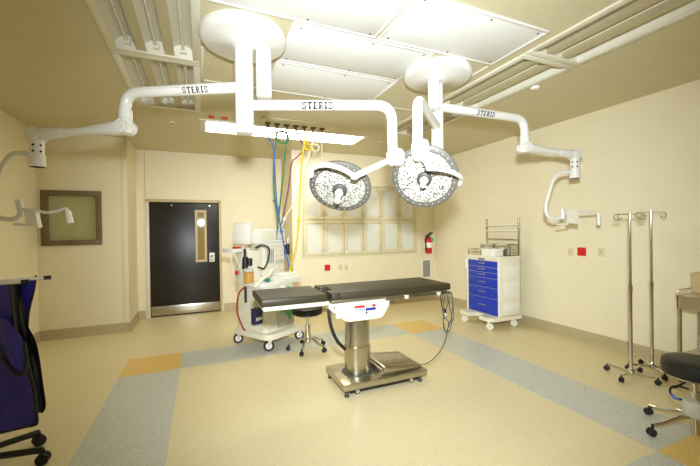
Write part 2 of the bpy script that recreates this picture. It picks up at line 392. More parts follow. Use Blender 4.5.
# wall cabinets: twelve glass-doored units let into the wall
bm = BM()
t = .03
for a, b in (((CX0-t, CZ0-t), (CX1+t, CZ0)), ((CX0-t, CZ1), (CX1+t, CZ1+t)), ((CX0-t, CZ0), (CX0, CZ1)), ((CX1, CZ0), (CX1+t, CZ1))):
    bb(bm, (a[0], YC-.012, a[1]), (b[0], YC, b[1]), .002)
struct('trim_3', bm, 'cabinet')
cw = (CX1-CX0)/6
cols = ['leftmost column', 'second column from the left', 'third column from the left', 'third column from the right', 'second column from the right', 'rightmost column']
for row, (z0, z1) in enumerate(((CZ0, CZM), (CZM, CZ1))):
    for c in range(6):
        w, h = cw-.004, z1-z0-.004
        k = thing('wall_cabinet', 'cream glass-door cabinet let into back wall, %s row, %s' % (('lower', 'upper')[row], cols[c]), 'cabinet', (CX0+cw*(c+.5), YC, z0+.002), 0, 'glass-door wall cabinets')
        bm = BM()
        bb(bm, (-w/2, .005, 0), (-w/2+.016, .32, h)); bb(bm, (w/2-.016, .005, 0), (w/2, .32, h)); bb(bm, (-w/2, .005, 0), (w/2, .32, .016)); bb(bm, (-w/2, .005, h-.016), (w/2, .32, h)); bb(bm, (-w/2, .31, 0), (w/2, .32, h))
        obj('carcass', bm, 'cabinside', k)
        bm = BM(); bb(bm, (-w/2+.016, .04, h*.5-.01), (w/2-.016, .3, h*.5+.01)); obj('shelf', bm, 'cabinside', k)
        s = .072; bm = BM()
        for a, b in (((-w/2, 0), (w/2, s)), ((-w/2, h-s), (w/2, h)), ((-w/2, s), (-w/2+s, h-s)), ((w/2-s, s), (w/2, h-s))):
            bb(bm, (a[0]+.002, -.016, a[1]+.002), (b[0]-.002, .004, b[1]-.002), .002)
        d = obj('door', bm, 'cabinet', k)
        bm = BM(); bb(bm, (-w/2+s-.005, -.008, s-.005), (w/2-s+.005, -.004, h-s+.005)); obj('glass_pane', bm, 'glass_cab', d)
        hx = (w/2-.03) if c % 2 == 0 else (-w/2+.03); hz = h-.12 if row == 0 else .12
        bm = BM(); tube(bm, bend((hx, -.016, hz-.045), (hx, -.04, hz-.045), (hx, -.04, hz), .01)[:-1] + bend((hx, -.04, hz), (hx, -.04, hz+.045), (hx, -.016, hz+.045), .01)[1:], .004, 8, sm=False); obj('handle', bm, 'steel', d)

# ------------------------------------------------------------------ ceiling things
def troffer(r, label, group, rec=.11):
    x0, y0, x1, y1 = r; cx, cy = (x0+x1)/2, (y0+y1)/2; hx, hy = (x1-x0)/2, (y1-y0)/2
    t = thing('ceiling_light', label, 'ceiling light', (cx, cy, H), 0, group)
    bm = BM(); f = .03
    for a, b in (((-hx-f, -hy-f), (hx+f, -hy+f)), ((-hx-f, hy-f), (hx+f, hy+f)), ((-hx-f, -hy+f), (-hx+f, hy-f)), ((hx-f, -hy+f), (hx+f, hy-f))):
        bb(bm, (a[0], a[1], -.016), (b[0], b[1], 0), .004)
    obj('frame', bm, 'troffer_frame', t)
    bm = BM()
    # housing with three curved reflector troughs
    n = 10; P = []
    for b in range(3):
        c0 = -hx+.004 + (2*hx-.008)*b/3; wd = (2*hx-.008)/3
        P += [(c0+wd*(i/n), .012+ (rec-.012)*math.sin(PI*i/n)**.6) for i in range(n+1)]
    top = [bm.verts.new((x, -hy+.004, z)) for x, z in P]; bot = [bm.verts.new((x, hy-.004, z)) for x, z in P]
    for i in range(len(P)-1):
        if abs(P[i][0]-P[i+1][0]) > 1e-6: bm.faces.new((top[i], top[i+1], bot[i+1], bot[i]))
    bb(bm, (-hx+.003, -hy+.003, 0), (hx-.003, -hy+.012, rec+.02)); bb(bm, (-hx+.003, hy-.012, 0), (hx-.003, hy-.003, rec+.02)); bb(bm, (-hx+.003, -hy+.003, rec+.015), (hx-.003, hy-.003, rec+.02))
    bb(bm, (-hx+.002, -hy+.003, 0), (-hx+.006, hy-.003, rec+.02)); bb(bm, (hx-.006, -hy+.003, 0), (hx-.002, hy-.003, rec+.02))
    obj('reflector', bm, 'reflector', t)
    for b in (1, 2):
        x = -hx + 2*hx*b/3; bm = BM()
        prism(bm, [(x-.01, .07), (x+.01, .07), (x+.036, .002), (x-.036, .002)], -hy+.012, hy-.012, 'y'); obj('divider', bm, 'divider', t)
    for b in range(3):
        x = -hx + 2*hx*(b+.5)/3; bm = BM(); cyl(bm, (x, -hy+.06, .055), (x, hy-.06, .055), .013, n=14); tb = obj('lamp_tube', bm, 'tube', t)
        for sgn in (-1, 1):
            bm = BM(); box(bm, (x, sgn*(hy-.035), .055), (.05, .045, .05), 0, .004); obj('lamp_holder', bm, 'reflector', tb)
    return t
troffer(LB[0], 'unlit three-bay fluorescent ceiling light, nearer of the two left of the left boom', 'unlit ceiling lights')
troffer(LB[1], 'unlit fluorescent ceiling light behind the left boom arm, farther of the left two', 'unlit ceiling lights')
troffer(RB[0], 'unlit fluorescent ceiling light at top right, nearest of the right row', 'unlit ceiling lights')
troffer(RB[1], 'unlit fluorescent ceiling light right of right boom canopy, middle of the right row', 'unlit ceiling lights')
troffer(RB[2], 'unlit fluorescent ceiling light behind the right boom column, farthest of the right row', 'unlit ceiling lights')
x0, y0, x1, y1 = BL
t = thing('ceiling_light', 'long brightly lit white ceiling light above the gas hoses near back wall', 'ceiling light', ((x0+x1)/2, (y0+y1)/2, H), 0)
hx, hy = (x1-x0)/2, (y1-y0)/2; bm = BM()
for a, b in (((-hx-.03, -hy-.03), (hx+.03, -hy+.02)), ((-hx-.03, hy-.02), (hx+.03, hy+.03)), ((-hx-.03, -hy+.02), (-hx+.06, hy-.02)), ((hx-.02, -hy+.02), (hx+.03, hy-.02))):
    bb(bm, (a[0], a[1], -.014), (b[0], b[1], .004), .004)
obj('frame', bm, 'troffer_frame', t)
bm = BM(); bb(bm, (-hx+.055, -hy+.015, -.004), (hx-.015, hy-.015, .01)); obj('diffuser', bm, 'lit', t)
bm = BM(); bb(bm, (-hx+.01, -hy+.01, .03), (hx-.01, hy-.01, .1)); obj('housing', bm, 'white', t)

def ceiling_panel(x0, y0, x1, y1, label, screws):
    t = thing('ceiling_panel', label, 'ceiling panel', ((x0+x1)/2, (y0+y1)/2, H), 0, 'white ceiling panels')
    hx, hy = (x1-x0)/2, (y1-y0)/2
    bm = BM(); bb(bm, (-hx, -hy, -.008), (hx, hy, 0), .003); obj('panel_face', bm, 'panel', t)
    bm = BM(); e = .024
    for a, b in (((-hx, -hy), (hx, -hy+e)), ((-hx, hy-e), (hx, hy)), ((-hx, -hy+e), (-hx+e, hy-e)), ((hx-e, -hy+e), (hx, hy-e))):
        bb(bm, (a[0], a[1], -.0115), (b[0], b[1], -.006), .002)
    obj('panel_frame', bm, 'panel', t)
    for sx in screws:
        for sy in (-1, 1):
            bm = BM(); cyl(bm, (sx*(hx-.07), sy*(hy-.05), -.0135), (sx*(hx-.07), sy*(hy-.05), -.007), .0065, n=10); obj('screw', bm, 'darkgray', t)
ceiling_panel(.05, 1.87, 1.29, 2.46, 'white screwed ceiling panel in front of the left boom canopy, at top edge', (-1, .1, 1))
ceiling_panel(1.31, 1.87, 2.5, 2.46, 'white screwed ceiling panel in front of the right boom canopy', (-1, .1, 1))
ceiling_panel(.64, 2.48, 1.87, 3.08, 'white ceiling panel between the two boom canopies', (-1, .1, 1))
ceiling_panel(.64, 3.1, 1.87, 3.78, 'white ceiling panel farther back, behind the panel between the canopies', (-1, .1, 1))
bm = BM()
for a, b in (((.03, 3.76), (.62, 3.785)), ((.02, 3.1), (.045, 3.785)), ((1.89, 3.76), (2.5, 3.785)), ((2.48, 2.5), (2.505, 3.785))): bb(bm, (a[0], a[1], H-.008), (b[0], b[1], H), .002)
struct('trim_4', bm, 'troffer_frame')

for p, lab in (((172, 122), 'small chrome fire sprinkler on ceiling behind the left boom arm'), ((381, 142), 'small chrome fire sprinkler on ceiling at right end of the lit panel')):
    q = at(*p, Z=H); t = thing('sprinkler', lab, 'sprinkler', q, 0, 'ceiling sprinklers')
    bm = BM(); lathe(bm, [(.035, 0), (.034, -.006), (.012, -.012), (.01, -.012)]); obj('escutcheon', bm, 'white', t)
    bm = BM(); cyl(bm, (0, 0, -.012), (0, 0, -.04), .007, n=10); tube(bm, [(-.006, 0, -.02), (-.014, 0, -.032), (-.004, 0, -.045)], .002, 6); tube(bm, [(.006, 0, -.02), (.014, 0, -.032), (.004, 0, -.045)], .002, 6); cyl(bm, (0, 0, -.045), (0, 0, -.048), .016, n=14); obj('sprinkler_head', bm, 'chrome', t)
q = at(535, 87, Z=H); t = thing('smoke_detector', 'small round white detector on the ceiling near the right wall', 'smoke detector', q)
bm = BM(); lathe(bm, [(.05, 0), (.05, -.012), (.042, -.026), (.01, -.03)]); obj('detector_body', bm, 'white', t)
bm = BM(); lathe(bm, [(.014, -.029), (.012, -.034), (.002, -.036)]); obj('sensor', bm, 'grayplastic', t)
for p, lab in (((211.5, 116.5), 'left one of two small red ceiling tags before the lit panel'), ((224.5, 117.8), 'right one of two small red ceiling tags before the lit panel')):
    q = at(*p, Z=H); bm = BM(); box(bm, (0, 0, -.006), (.075, .085, .016), 0, .004); o = obj('ceiling_tag', bm, 'redlabel'); o.location = q; tag(o, lab, 'tag', 'red ceiling tags')

# ------------------------------------------------------------------ surgical booms
def canopy(t, c, name='canopy'):
    bm = BM(); lathe(bm, [(.315, 0), (.322, -.012), (.322, -.045), (.312, -.066), (.29, -.078), (.1, -.085), (.075, -.1), (.07, -.1)], c, n=64); return obj(name, bm, 'boom', t, True)
def column(t, x, y, z, r, seams, dots=()):
    bm = BM(); cyl(bm, (x, y, H-.07), (x, y, z+.008), r, n=40); lathe(bm, [(r, .008), (r-.003, .002), (r-.01, 0)], (x, y, z), n=40)
    o = obj('column', bm, 'boom', t, True)
    for s in seams:
        bm = BM(); lathe(bm, [(r-.001, -.0015), (r+.0008, -.0015), (r+.0008, .0015), (r-.001, .0015)], (x, y, s), n=40); obj('seam', bm, 'grayplastic', o, True)
    if dots:
        bm = BM(); to = (V(0, 0, 0)-V(x, y, 0)).normalized(); sd = V(-to.y, to.x, 0)
        for ang, z2 in dots:
            d = to*math.cos(ang)+sd*math.sin(ang); p = V(x, y, z2); cyl(bm, p+d*(r-.002), p+d*(r+.0015), .005, n=8)
        obj('set_screw', bm, 'darkgray', o, True)
    return o
def mark(t, arm, start, end, r, text_at, h, logo, bold=1.0):
    BOLD[0] = bold
    start, end = Vector(start), Vector(end); d = end-start
    if d.dot(CR) < 0: start, end = end, start; d = -d
    q, w = lettering('STERIS', h); c = start + d.normalized()*text_at
    to = CAM-c
    cen = [[p - Vector((0, h*.5)) for p in k] for k in q]
    bm = BM(); on_arm(bm, cen, c, d, r, to); obj('lettering', bm, 'ink', arm, True)
    if logo:
        s = h*1.0; bars = []
        for i in range(4): bars.append([Vector((-s*1.5+s*i*.27, -s*.55)), Vector((-s*1.5+s*i*.27+s*.2, -s*.55)), Vector((-s*1.5+s*i*.27+s*.2, s*.55)), Vector((-s*1.5+s*i*.27, s*.55))])
        bm = BM(); on_arm(bm, bars, c, d, r, to); obj('emblem', bm, 'logo_blue', arm, True)
def spring_arm(t, p0, p1, name='spring_arm'):
    """thick knuckle - thin tube - thick knuckle, as on balanced monitor arms"""
    p0, p1 = Vector(p0), Vector(p1); d = p1-p0
    side = d.cross(V(0, 0, 1)).normalized(); up = side.cross(d).normalized()
    bm = BM()
    tube(bm, [p0 + d*s for s in (0, .05, .12, .2, .3, .36, .37)], lambda s: (.058 if s < .3 else .058-.02*(s-.3)/.5 if s < .8 else .04), 20, 3)
    tube(bm, [p0 + d*s for s in (.36, .7)], .031, 20, sm=False)
    tube(bm, [p0 + d*s for s in (.68, .7, .78, .86, .94, 1)], lambda s: .036+.016*min(1, s*1.6), 20, 3)
    o = obj(name, bm, 'boom', t, True)
    for q in (p0, p1):
        bm = BM(); lathe(bm, [(.03, -.066), (.036, -.066), (.036, -.06), (.056, -.06), (.056, .06), (.036, .06), (.036, .066), (.03, .066)], q, side, 28); obj('pivot', bm, 'boom', o, True)
    return o
def bracket(t, D, top, drop_x, drop_y0, drop_y1, cpath, knob, plate, rods, grip, stub):
    """hanging pole with the C-shaped screen mount below it; positions measured in the picture at depth D"""
    A = lambda p: at(p[0], p[1], D)
    k = D/F_PX
    a, b = A((drop_x, drop_y0)), A((drop_x, drop_y1)); b = V(a.x, a.y, b.z)
    bm = BM(); cyl(bm, a, b, .05, n=28); lathe(bm, [(.05, .105), (.058, .1), (.058, .006), (.05, 0), (.01, 0)], b, (0, 0, 1), n=28)
    dp = obj('drop_pole', bm, 'boom', t, True)
    bm = BM(); to = (CAM-a); to.z = 0; to.normalize(); sd = V(-to.y, to.x, 0)
    for ang in (-.5, .5):
        for z in (.38, .56): d = to*math.cos(ang)+sd*math.sin(ang); p = a.lerp(b, z); cyl(bm, p+d*.047, p+d*.052, .009, n=10)
    obj('set_screw', bm, 'black', dp, True)
    bm = BM(); tube(bm, [A(p) for p in cpath], .02, 16, 5); cb = obj('screen_bracket', bm, 'boom', t, True)
    bm = BM(); cyl(bm, A(knob[0]), A(knob[1]), .024, n=18); obj('bracket_post', bm, 'boom', cb, True)
    bm = BM(); cyl(bm, A(stub[0]), A(stub[1]), .011, n=12); obj('bracket_stub', bm, 'boom', cb, True)
    bm = BM(); c = [A(p) for p in plate]; nrm = CF*.02; rings(bm, [[p-nrm for p in c], [p+nrm for p in c]]); obj('mounting_plate', bm, 'cream', cb, True)
    bm = BM(); tube(bm, [A(p) for p in rods], .012, 12, 4); ob = obj('handle_rod', bm, 'boom', t, True)
    bm = BM(); cyl(bm, A(grip[0]), A(grip[1]), .02, .024, n=16); obj('grip', bm, 'boom', ob, True)
    return dp
def lamp_head(t, c, n, rad, roll_to):
    """flat round lamp: grey rim, faceted lens, centre ring and white grip; n points out of the lens"""
    n = n.normalized(); bm = BM()
    lathe(bm, [(.06, -.115), (.1, -.11), (.17, -.09), (rad-.03, -.06), (rad-.004, -.035), (rad, -.02), (rad, -.006), (rad-.008, 0), (rad-.045, .002), (rad-.047, -.006)], c, n, 64)
    hd = obj('lamp_head', bm, 'rim', t, True)
    bm = BM(); lathe(bm, [(rad-.048, -.012), (rad-.048, .001), (rad-.055, .004), (.06, .01), (.05, .01)], c, n, 64); obj('lens', bm, 'lens', hd, True)
    bm = BM(); lathe(bm, [(.058, .004), (.058, .03), (.05, .038), (.034, .04), (.034, .03)], c, n, 32); obj('centre_ring', bm, 'darkgray', hd, True)
    bm = BM(); lathe(bm, [(.028, .02), (.028, .05), (.034, .06), (.03, .075), (.022, .085), (.02, .13), (.024, .145), (.02, .156), (.008, .16)], c, n, 24); obj('sterile_handle', bm, 'white', hd, True)
    x, y = frame_to(n)
    for i in range(28):
        bm = BM(); a = 2*PI*i/28; p = Vector(c)+(x*math.cos(a)+y*math.sin(a))*(rad-.027); cyl(bm, p-n*.002, p+n*.0032, .0045, n=8); obj('rim_light', bm, 'grayplastic', hd, True)
    return hd

# left boom --------------------------------------------------------
c1 = V(.326, 2.80, H)
t = thing('surgical_boom', 'left ceiling boom: white canopy, monitor arm to the left, grey round surgical lamp', 'surgical light', c1)
canopy(t, c1)
x, y = .326, 2.82
column(t, x, y, 2.322, .069, (2.63, 2.49, 2.40), ((-.4, 2.69), (.4, 2.69), (.4, 2.44)))
column(t, .475, 2.80, 2.615, .06, (2.83,), ((-.5, 2.9), (.5, 2.9), (-.5, 2.7), (.5, 2.7), (-.5, 2.8), (.5, 2.8)))
zl = 2.685; e = V(-.542, 3.277, zl); r = .042
arm = BM(); tube(arm, bend((x, y, zl), e, (e.x, e.y, 2.47), .13, 10), r, 24, sm=False); arm = obj('extension_arm', arm, 'boom', t, True)
mark(t, arm, (x, y, zl), e, r, .50, .043, True, 1.25)
bm = BM(); lathe(bm, [(.046, 0), (.05, .004), (.05, .07), (.046, .075)], (e.x, e.y, 2.475), n=28); lathe(bm, [(.05, 0), (.056, .01), (.056, .1), (.05, .11)], (e.x, e.y, 2.362), n=28); obj('elbow_collar', bm, 'boom', arm, True)
DL = 2.9
pe = at(37, 134.5, DL)
spring_arm(t, (e.x, e.y, 2.41), pe)
bracket(t, DL, None, 36.5, 133, 167, [(30, 155), (22, 153), (13, 154), (5, 162), (-2, 176), (-8, 195), (-9, 209), (-3, 217), (6, 219), (14, 219), (20, 215), (21, 209)], ((18.5, 200), (21, 212)), [(26, 209), (37, 211), (40.5, 227.5), (28, 226)], [(24, 209), (36, 210.5), (47, 212.5), (58, 211), (65, 208.5), (68, 211)], ((68, 211), (70.5, 223)), ((14, 224), (28, 225.5)))
zr = 2.545; e = V(1.405, 2.409, zr)
arm = BM(); tube(arm, bend((x, y, zr), e, (e.x, e.y, 2.12), .13, 10), .04, 24, sm=False); arm = obj('extension_arm', arm, 'boom', t, True)
mark(t, arm, (x, y, zr), e, .04, .45, .05, False, 1.7)
bl = at(395.5, 157.5, 2.73); bm = BM(); lathe(bm, [(.01, -.07), (.045, -.066), (.066, -.045), (.072, -.01), (.072, .03), (.06, .055), (.045, .065), (.01, .068)], bl, (0, .0, 1), 32); obj('arm_knuckle', bm, 'boom', arm, True)
lc = at(340, 188.5, 2.78); ln = (CAM-lc).normalized()*math.cos(R(45)) + (-CU*.975-CR*.21).normalized()*math.sin(R(45))
hd = lamp_head(t, lc, ln, .25, None)
bm = BM(); p = at(354.5, 176.5, 2.52); tube(bm, [bl, bl.lerp(p, .5), p], .024, 16, sm=False); lathe(bm, [(.01, -.026), (.026, -.02), (.026, .02), (.01, .026)], p, (0, 0, 1), 20)
tube(bm, [p, at(347, 171.5, 2.5), at(338, 167.5, 2.48), at(327, 165, 2.49), at(318, 166, 2.53), at(311.5, 169.5, 2.6)], .019, 14); tube(bm, [at(311.5, 168.5, 2.6), at(311, 176, 2.66)], .021, 12, sm=False)
obj('lamp_yoke', bm, 'boom', t, True)

# right boom -------------------------------------------------------
c2 = V(2.13, 2.775, H)
t = thing('surgical_boom', 'right ceiling boom: white canopy, monitor arm to the right, lamp facing the camera', 'surgical light', c2)
canopy(t, c2)
column(t, 2.06, 2.745, 2.70, .056, (2.88,), ((-.5, 2.94), (.5, 2.94), (-.5, 2.8), (.5, 2.8)))
x, y = 2.171, 2.84
column(t, x, y, 2.2, .058, (2.66, 2.52), ((.3, 2.6), (.3, 2.48), (.3, 2.42)))
zr = 2.775; e = V(3.33, 2.81, zr)
arm = BM(); tube(arm, bend((x, y, zr), e, (e.x, e.y, 2.5), .14, 10), .044, 24, sm=False); arm = obj('extension_arm', arm, 'boom', t, True)
mark(t, arm, (x, y, zr), e, .044, .47, .048, True, 1.35)
bm = BM(); lathe(bm, [(.048, 0), (.052, .004), (.052, .08), (.048, .085)], (e.x, e.y, 2.5), n=28); lathe(bm, [(.052, 0), (.058, .01), (.058, .1), (.052, .11)], (e.x, e.y, 2.4), n=28); obj('elbow_collar', bm, 'boom', arm, True)
DR = 4.1
pe = at(574.5, 154.5, DR)
spring_arm(t, (e.x, e.y, 2.46), pe)
bracket(t, DR, None, 574.7, 152.5, 178.5, [(570, 172), (562, 172.5), (554, 179), (549.5, 192), (546, 206), (547, 214), (551, 218), (558, 218.5), (562, 216), (562.5, 212)], ((562.5, 209), (563, 219)), [(567.5, 209), (577.5, 210), (577.5, 224), (567.5, 223)], [(563, 212), (578, 212), (590, 212.3), (597.5, 212.3), (599, 214)], ((598.8, 213.5), (598.8, 225)), ((557, 224.5), (568, 224)))
za = 2.565; e = at(417.3, 98, Z=za)
arm = BM(); tube(arm, bend((x, y, za), e, (e.x, e.y, 2.17), .11, 10), .04, 24, sm=False); arm = obj('extension_arm', arm, 'boom', t, True)
bl = at(420.3, 151, (e-CAM).dot(CF)-.02); bm = BM(); lathe(bm, [(.01, -.078), (.045, -.074), (.062, -.055), (.068, -.01), (.068, .05), (.058, .075), (.045, .082), (.01, .086)], bl, (0, 0, 1), 32); obj('arm_knuckle', bm, 'boom', arm, True)
lc = at(424.5, 178, 2.78); ln = (CAM-lc).normalized()*math.cos(R(24)) + (-CU*.97-CR*.2).normalized()*math.sin(R(24))
hd = lamp_head(t, lc, ln, .262, None)
bm = BM(); tube(bm, [bl+V(0, 0, -.04), at(426, 162, 2.6), at(429, 168.5, 2.55)], .022, 14); tube(bm, [at(428, 168.6, 2.55), at(438, 168.9, 2.52), at(450, 171.5, 2.55), at(458.5, 175.5, 2.62), at(461.5, 179, 2.7), at(459.5, 184, 2.76)], .018, 14); obj('lamp_yoke', bm, 'boom', t, True)

# ------------------------------------------------------------------ gas rail and hoses
t = thing('gas_outlet_rail', 'row of seven dark gas outlets on a ceiling plate before the lit panel', 'gas outlet', (1.26, 4.9, H))
bm = BM(); bb(bm, (-.5, -.22, -.012), (.68, .1, 0), .004); obj('ceiling_plate', bm, 'ceiling', t)
outs = [(267.7, 124), (277, 125), (286.5, 125.6), (295.8, 126.7), (304.2, 127.8), (313, 128.5), (321.8, 129.2)]
OP = [at(*p, Y=4.9) for p in outs]
for p in OP:
    bm = BM(); l = p-t.location; cyl(bm, (l.x, l.y, -.01), (l.x, l.y, l.z-.015), .024, n=18); box(bm, (l.x, l.y, -.02), (.075, .075, .02), 0, .004); cyl(bm, (l.x, l.y, l.z-.015), (l.x, l.y, l.z-.05), .012, n=12); obj('outlet', bm, 'outlet', t)
def hose(label, m, pts, y0, y1, fit=(), r=.0115, coil=None):
    n = len(pts); P = [at(u, v, Y=y0+(y1-y0)*i/(n-1)) for i, (u, v) in enumerate(pts)]
    t = thing('gas_hose', label, 'hose', P[0], 0, 'gas hoses hanging from the ceiling rail')
    bm = BM(); tube(bm, P, r, 10, 7)
    if coil:
        c = at(coil[0], coil[1], Y=y0); rr = coil[2]
        for k in range(2): tube(bm, [c + V(math.cos(a)*rr*(1+.08*k), .02*k+.012*math.sin(a), math.sin(a)*rr) for a in [2*PI*i/14+.4*k for i in range(15)]], r, 8, 2)
    obj('tubing', bm, m, t, True)
    for (u, v, c) in fit:
        best = min(smooth(P, 12), key=lambda q: (q-at(u, v, Y=q.y)).length)
        bm = BM(); cyl(bm, best-V(0, 0, .03), best+V(0, 0, .03), .02, n=12); cyl(bm, best-V(0, 0, .008), best+V(0, 0, .008), .034, n=12); obj('coupling', bm, c, t, True)
hose('blue gas hose on the leftmost ceiling outlet', 'blue_hose', [(267.7, 126), (268.3, 137), (273.5, 146), (274.5, 165), (275.5, 185), (277.5, 208), (281, 228), (284.5, 248), (290, 270)], 4.9, 5.25, ((278, 208, 'blue_hose'), (281.3, 231, 'blue_hose')))
hose('straight green gas hose on the second ceiling outlet, beside the blue one', 'green_hose', [(277, 127), (275.5, 145), (274, 165), (273.7, 185), (275, 201), (277, 215), (278, 232)], 4.92, 5.3, ((275, 201, 'green_hose'),))
hose('green gas hose with a coiled loop under the third ceiling outlet', 'green_hose', [(286.5, 128), (287, 137), (285, 150), (283, 176), (280, 205), (277, 232), (275.5, 252)], 4.88, 5.3, (), coil=(282.5, 137, .085))
hose('plum coloured gas hose on the middle ceiling outlet, bowed to the right', 'purple_hose', [(295.8, 129), (299, 137), (304, 146), (303, 151), (297, 157), (291.5, 164), (288.5, 188), (284, 212), (280, 234)], 4.9, 5.3)
hose('yellow gas hose hanging with a small coil at its top', 'yellow_hose', [(304.2, 130), (304.5, 143), (303, 152), (300.5, 180), (299, 218), (297, 240), (293, 258), (289, 274)], 4.9, 5.22, ((299, 221, 'yellow_hose'),), coil=(308, 146.5, .05))
hose('white gas hose on the sixth ceiling outlet, slanting left with a coil', 'white_hose', [(313, 131), (312.5, 144), (309, 156), (304, 176), (296, 199), (285, 218), (280, 234)], 4.92, 5.3, ((284, 219, 'white'),), coil=(315.5, 147.5, .055))
hose('thin straight white gas hose on the rightmost ceiling outlet', 'white_hose', [(321.8, 131), (322, 145), (321.9, 160), (321.8, 178), (321.7, 196)], 4.9, 4.9, ((321.7, 195, 'white'),), r=.007)

# ------------------------------------------------------------------ generic wheels
def caster(parent, x, y, r, ang=0, m_tire='rubber', m_hub='white', w=.028, z=0, plate=True, m_fork='grayplastic', name='caster'):
    d = V(math.cos(ang), math.sin(ang), 0); c = V(x, y, z+r)
    bm = BM()
    if plate: cyl(bm, c+V(0, 0, r*.3)+V(-d.y, d.x, 0)*r*.35, V(c.x-d.y*r*.35, c.y+d.x*r*.35, z+2*r+.02), r*.32, n=14)
    s = V(-d.y, d.x, 0)
    for k in (-1, 1):
        q = c + d*(k*(w/2+.004)); rings(bm, [[q+d*(-.003)+s*a+V(0, 0, b) for a, b in ((-r*.25, -r*.2), (r*.25, -r*.2), (r*.62, r*1.1), (-r*.1, r*1.1))], [q+d*.003+s*a+V(0, 0, b) for a, b in ((-r*.25, -r*.2), (r*.25, -r*.2), (r*.62, r*1.1), (-r*.1, r*1.1))]])
    f = obj(name, bm, m_fork, parent)
    bm = BM(); lathe(bm, [(r*.6, -w/2), (r*.9, -w/2), (r, -w*.3), (r, w*.3), (r*.9, w/2), (r*.6, w/2)], c, d, 28); obj('tire', bm, m_tire, f)
    bm = BM(); lathe(bm, [(r*.1, -w/2-.006), (r*.55, -w/2-.004), (r*.66, -w/2+.002), (r*.66, w/2-.002), (r*.55, w/2+.004), (r*.1, w/2+.006)], c, d, 24); obj('wheel_hub', bm, m_hub, f)
    return f

# ------------------------------------------------------------------ operating table
TX, TY = 1.45, 3.245
t = thing('operating_table', 'operating table with long black pads on a brushed steel column and base', 'operating table', (TX, TY, 0))
L_ = lambda x, y, z: (x-TX, y-TY, z)
Y0, Y1, ZT = 2.965, 3.525, .99
def cushion(x0, x1, y0, y1, z0, z1):
    bm = BM(); bb(bm, L_(x0, y0, z0), L_(x1, y1, z1), .016, 3); return bm
obj('head_cushion', cushion(.452, 1.045, Y0+.005, Y1, ZT-.068, ZT), 'vinyl', t)
bm = cushion(1.16, 2.41, Y0-.01, Y1, ZT-.068, ZT); bb(bm, L_(1.08, Y0-.01, ZT-.068), L_(1.17, Y0+.2, ZT), .016, 3); bb(bm, L_(1.08, Y1-.2, ZT-.068), L_(1.17, Y1, ZT), .016, 3)
obj('body_cushion', bm, 'vinyl', t)
bm = BM(); bb(bm, L_(1.075, Y0+.19, ZT-.066), L_(1.17, Y1-.19, ZT-.04), .004); obj('cutout_cushion', bm, 'pad', t)
bm = BM(); bb(bm, L_(.47, Y0+.01, ZT-.105), L_(1.06, Y1-.01, ZT-.07), .008); bb(bm, L_(.6, Y0+.08, ZT-.125), L_(1.04, Y1-.08, ZT-.1), .008); obj('head_frame', bm, 'cream', t)
bm = BM(); bb(bm, L_(1.09, Y0+.012, ZT-.085), L_(2.38, Y1-.012, ZT-.069), .003); bb(bm, L_(1.1, Y0+.03, ZT-.1), L_(1.16, Y1-.03, ZT-.075), .003)
for x in (1.75, 2.05, 2.34): bb(bm, L_(x, Y0+.015, ZT-.1), L_(x+.035, Y1-.015, ZT-.075), .003)
obj('table_frame', bm, 'steel2', t)
for y in (Y0-.028, Y1+.016):
    bm = BM(); bb(bm, L_(1.62, y, ZT-.104), L_(2.38, y+.012, ZT-.078), .002)
    for x in (1.66, 1.95, 2.3): bb(bm, L_(x, min(y, y+.04 if y < TY else y-.04), ZT-.098), L_(x+.03, max(y, y+.04 if y < TY else y-.04)+.01, ZT-.084), .002)
    rl = obj('side_rail', bm, 'steel2', t)
    for x in (1.83, 2.22):
        bm = BM(); bb(bm, L_(x, y-.012, ZT-.11), L_(x+.04, y+.024, ZT-.072), .004); obj('rail_clamp', bm, 'grayplastic', rl)
bm = BM(); lathe(bm, [(.03, -.03), (.03, -.004), (.012, 0), (.012, .06)], L_(2.13, Y1-.06, ZT-.15), (0, 0, 1), 18); obj('lock_knob', bm, 'black', t)
# saddle under the top, a white trapezoid with rounded lower corners
prof = [(1.07, .885), (1.07, .845), (1.095, .815), (1.22, .715), (1.27, .70), (1.58, .70), (1.625, .715), (1.69, .81), (1.70, .845), (1.70, .885)]
bm = BM(); prism(bm, [(a-TX, b) for a, b in prof], 3.0-TY, 3.44-TY, 'y')
bmesh.ops.bevel(bm, geom=[e for e in bm.edges if abs(e.verts[0].co.y-e.verts[1].co.y) < 1e-5], offset=.012, segments=3, affect='EDGES', profile=.5)
sd = obj('saddle_cover', bm, 'cream', t)
q0 = 2.998-TY
bm = BM(); bb(bm, (-.14, q0-.003, .79), (.09, q0+.002, .852), .001); lb = obj('maker_plate', bm, 'paper', sd)
bm = BM(); bb(bm, (-.137, q0-.0045, .824), (-.03, q0-.002, .85), .0005); bb(bm, (.05, q0-.0045, .824), (.088, q0-.002, .85), .0005)
for i in range(6): bb(bm, (-.03+i*.013, q0-.0045, .826), (-.022+i*.013, q0-.002, .841), .0005)
obj('plate_red_band', bm, 'label_red', lb)
bm = BM(); bb(bm, (-.02, q0-.0045, .792), (.088, q0-.002, .82), .0005)
for i in range(5): bb(bm, (-.12+i*.02, q0-.0045, .803), (-.107+i*.02, q0-.002, .818), .0005)
obj('plate_blue_band', bm, 'label_blue', lb)
bm = BM()
for x in (-.33, .25, .29): cyl(bm, (x, q0-.004, .85), (x, q0+.004, .85), .012, n=12)
cyl(bm, (-.01, q0-.004, .775), (-.01, q0+.004, .775), .012, n=12); obj('cover_bolt', bm, 'steel', sd)
bm = BM(); bb(bm, (-.36, -.16, .81), (-.2, .12, .86), .01); bb(bm, (-.33, -.27, .75), (-.22, -.24, .87), .01); obj('side_bracket', bm, 'grayplastic', t)
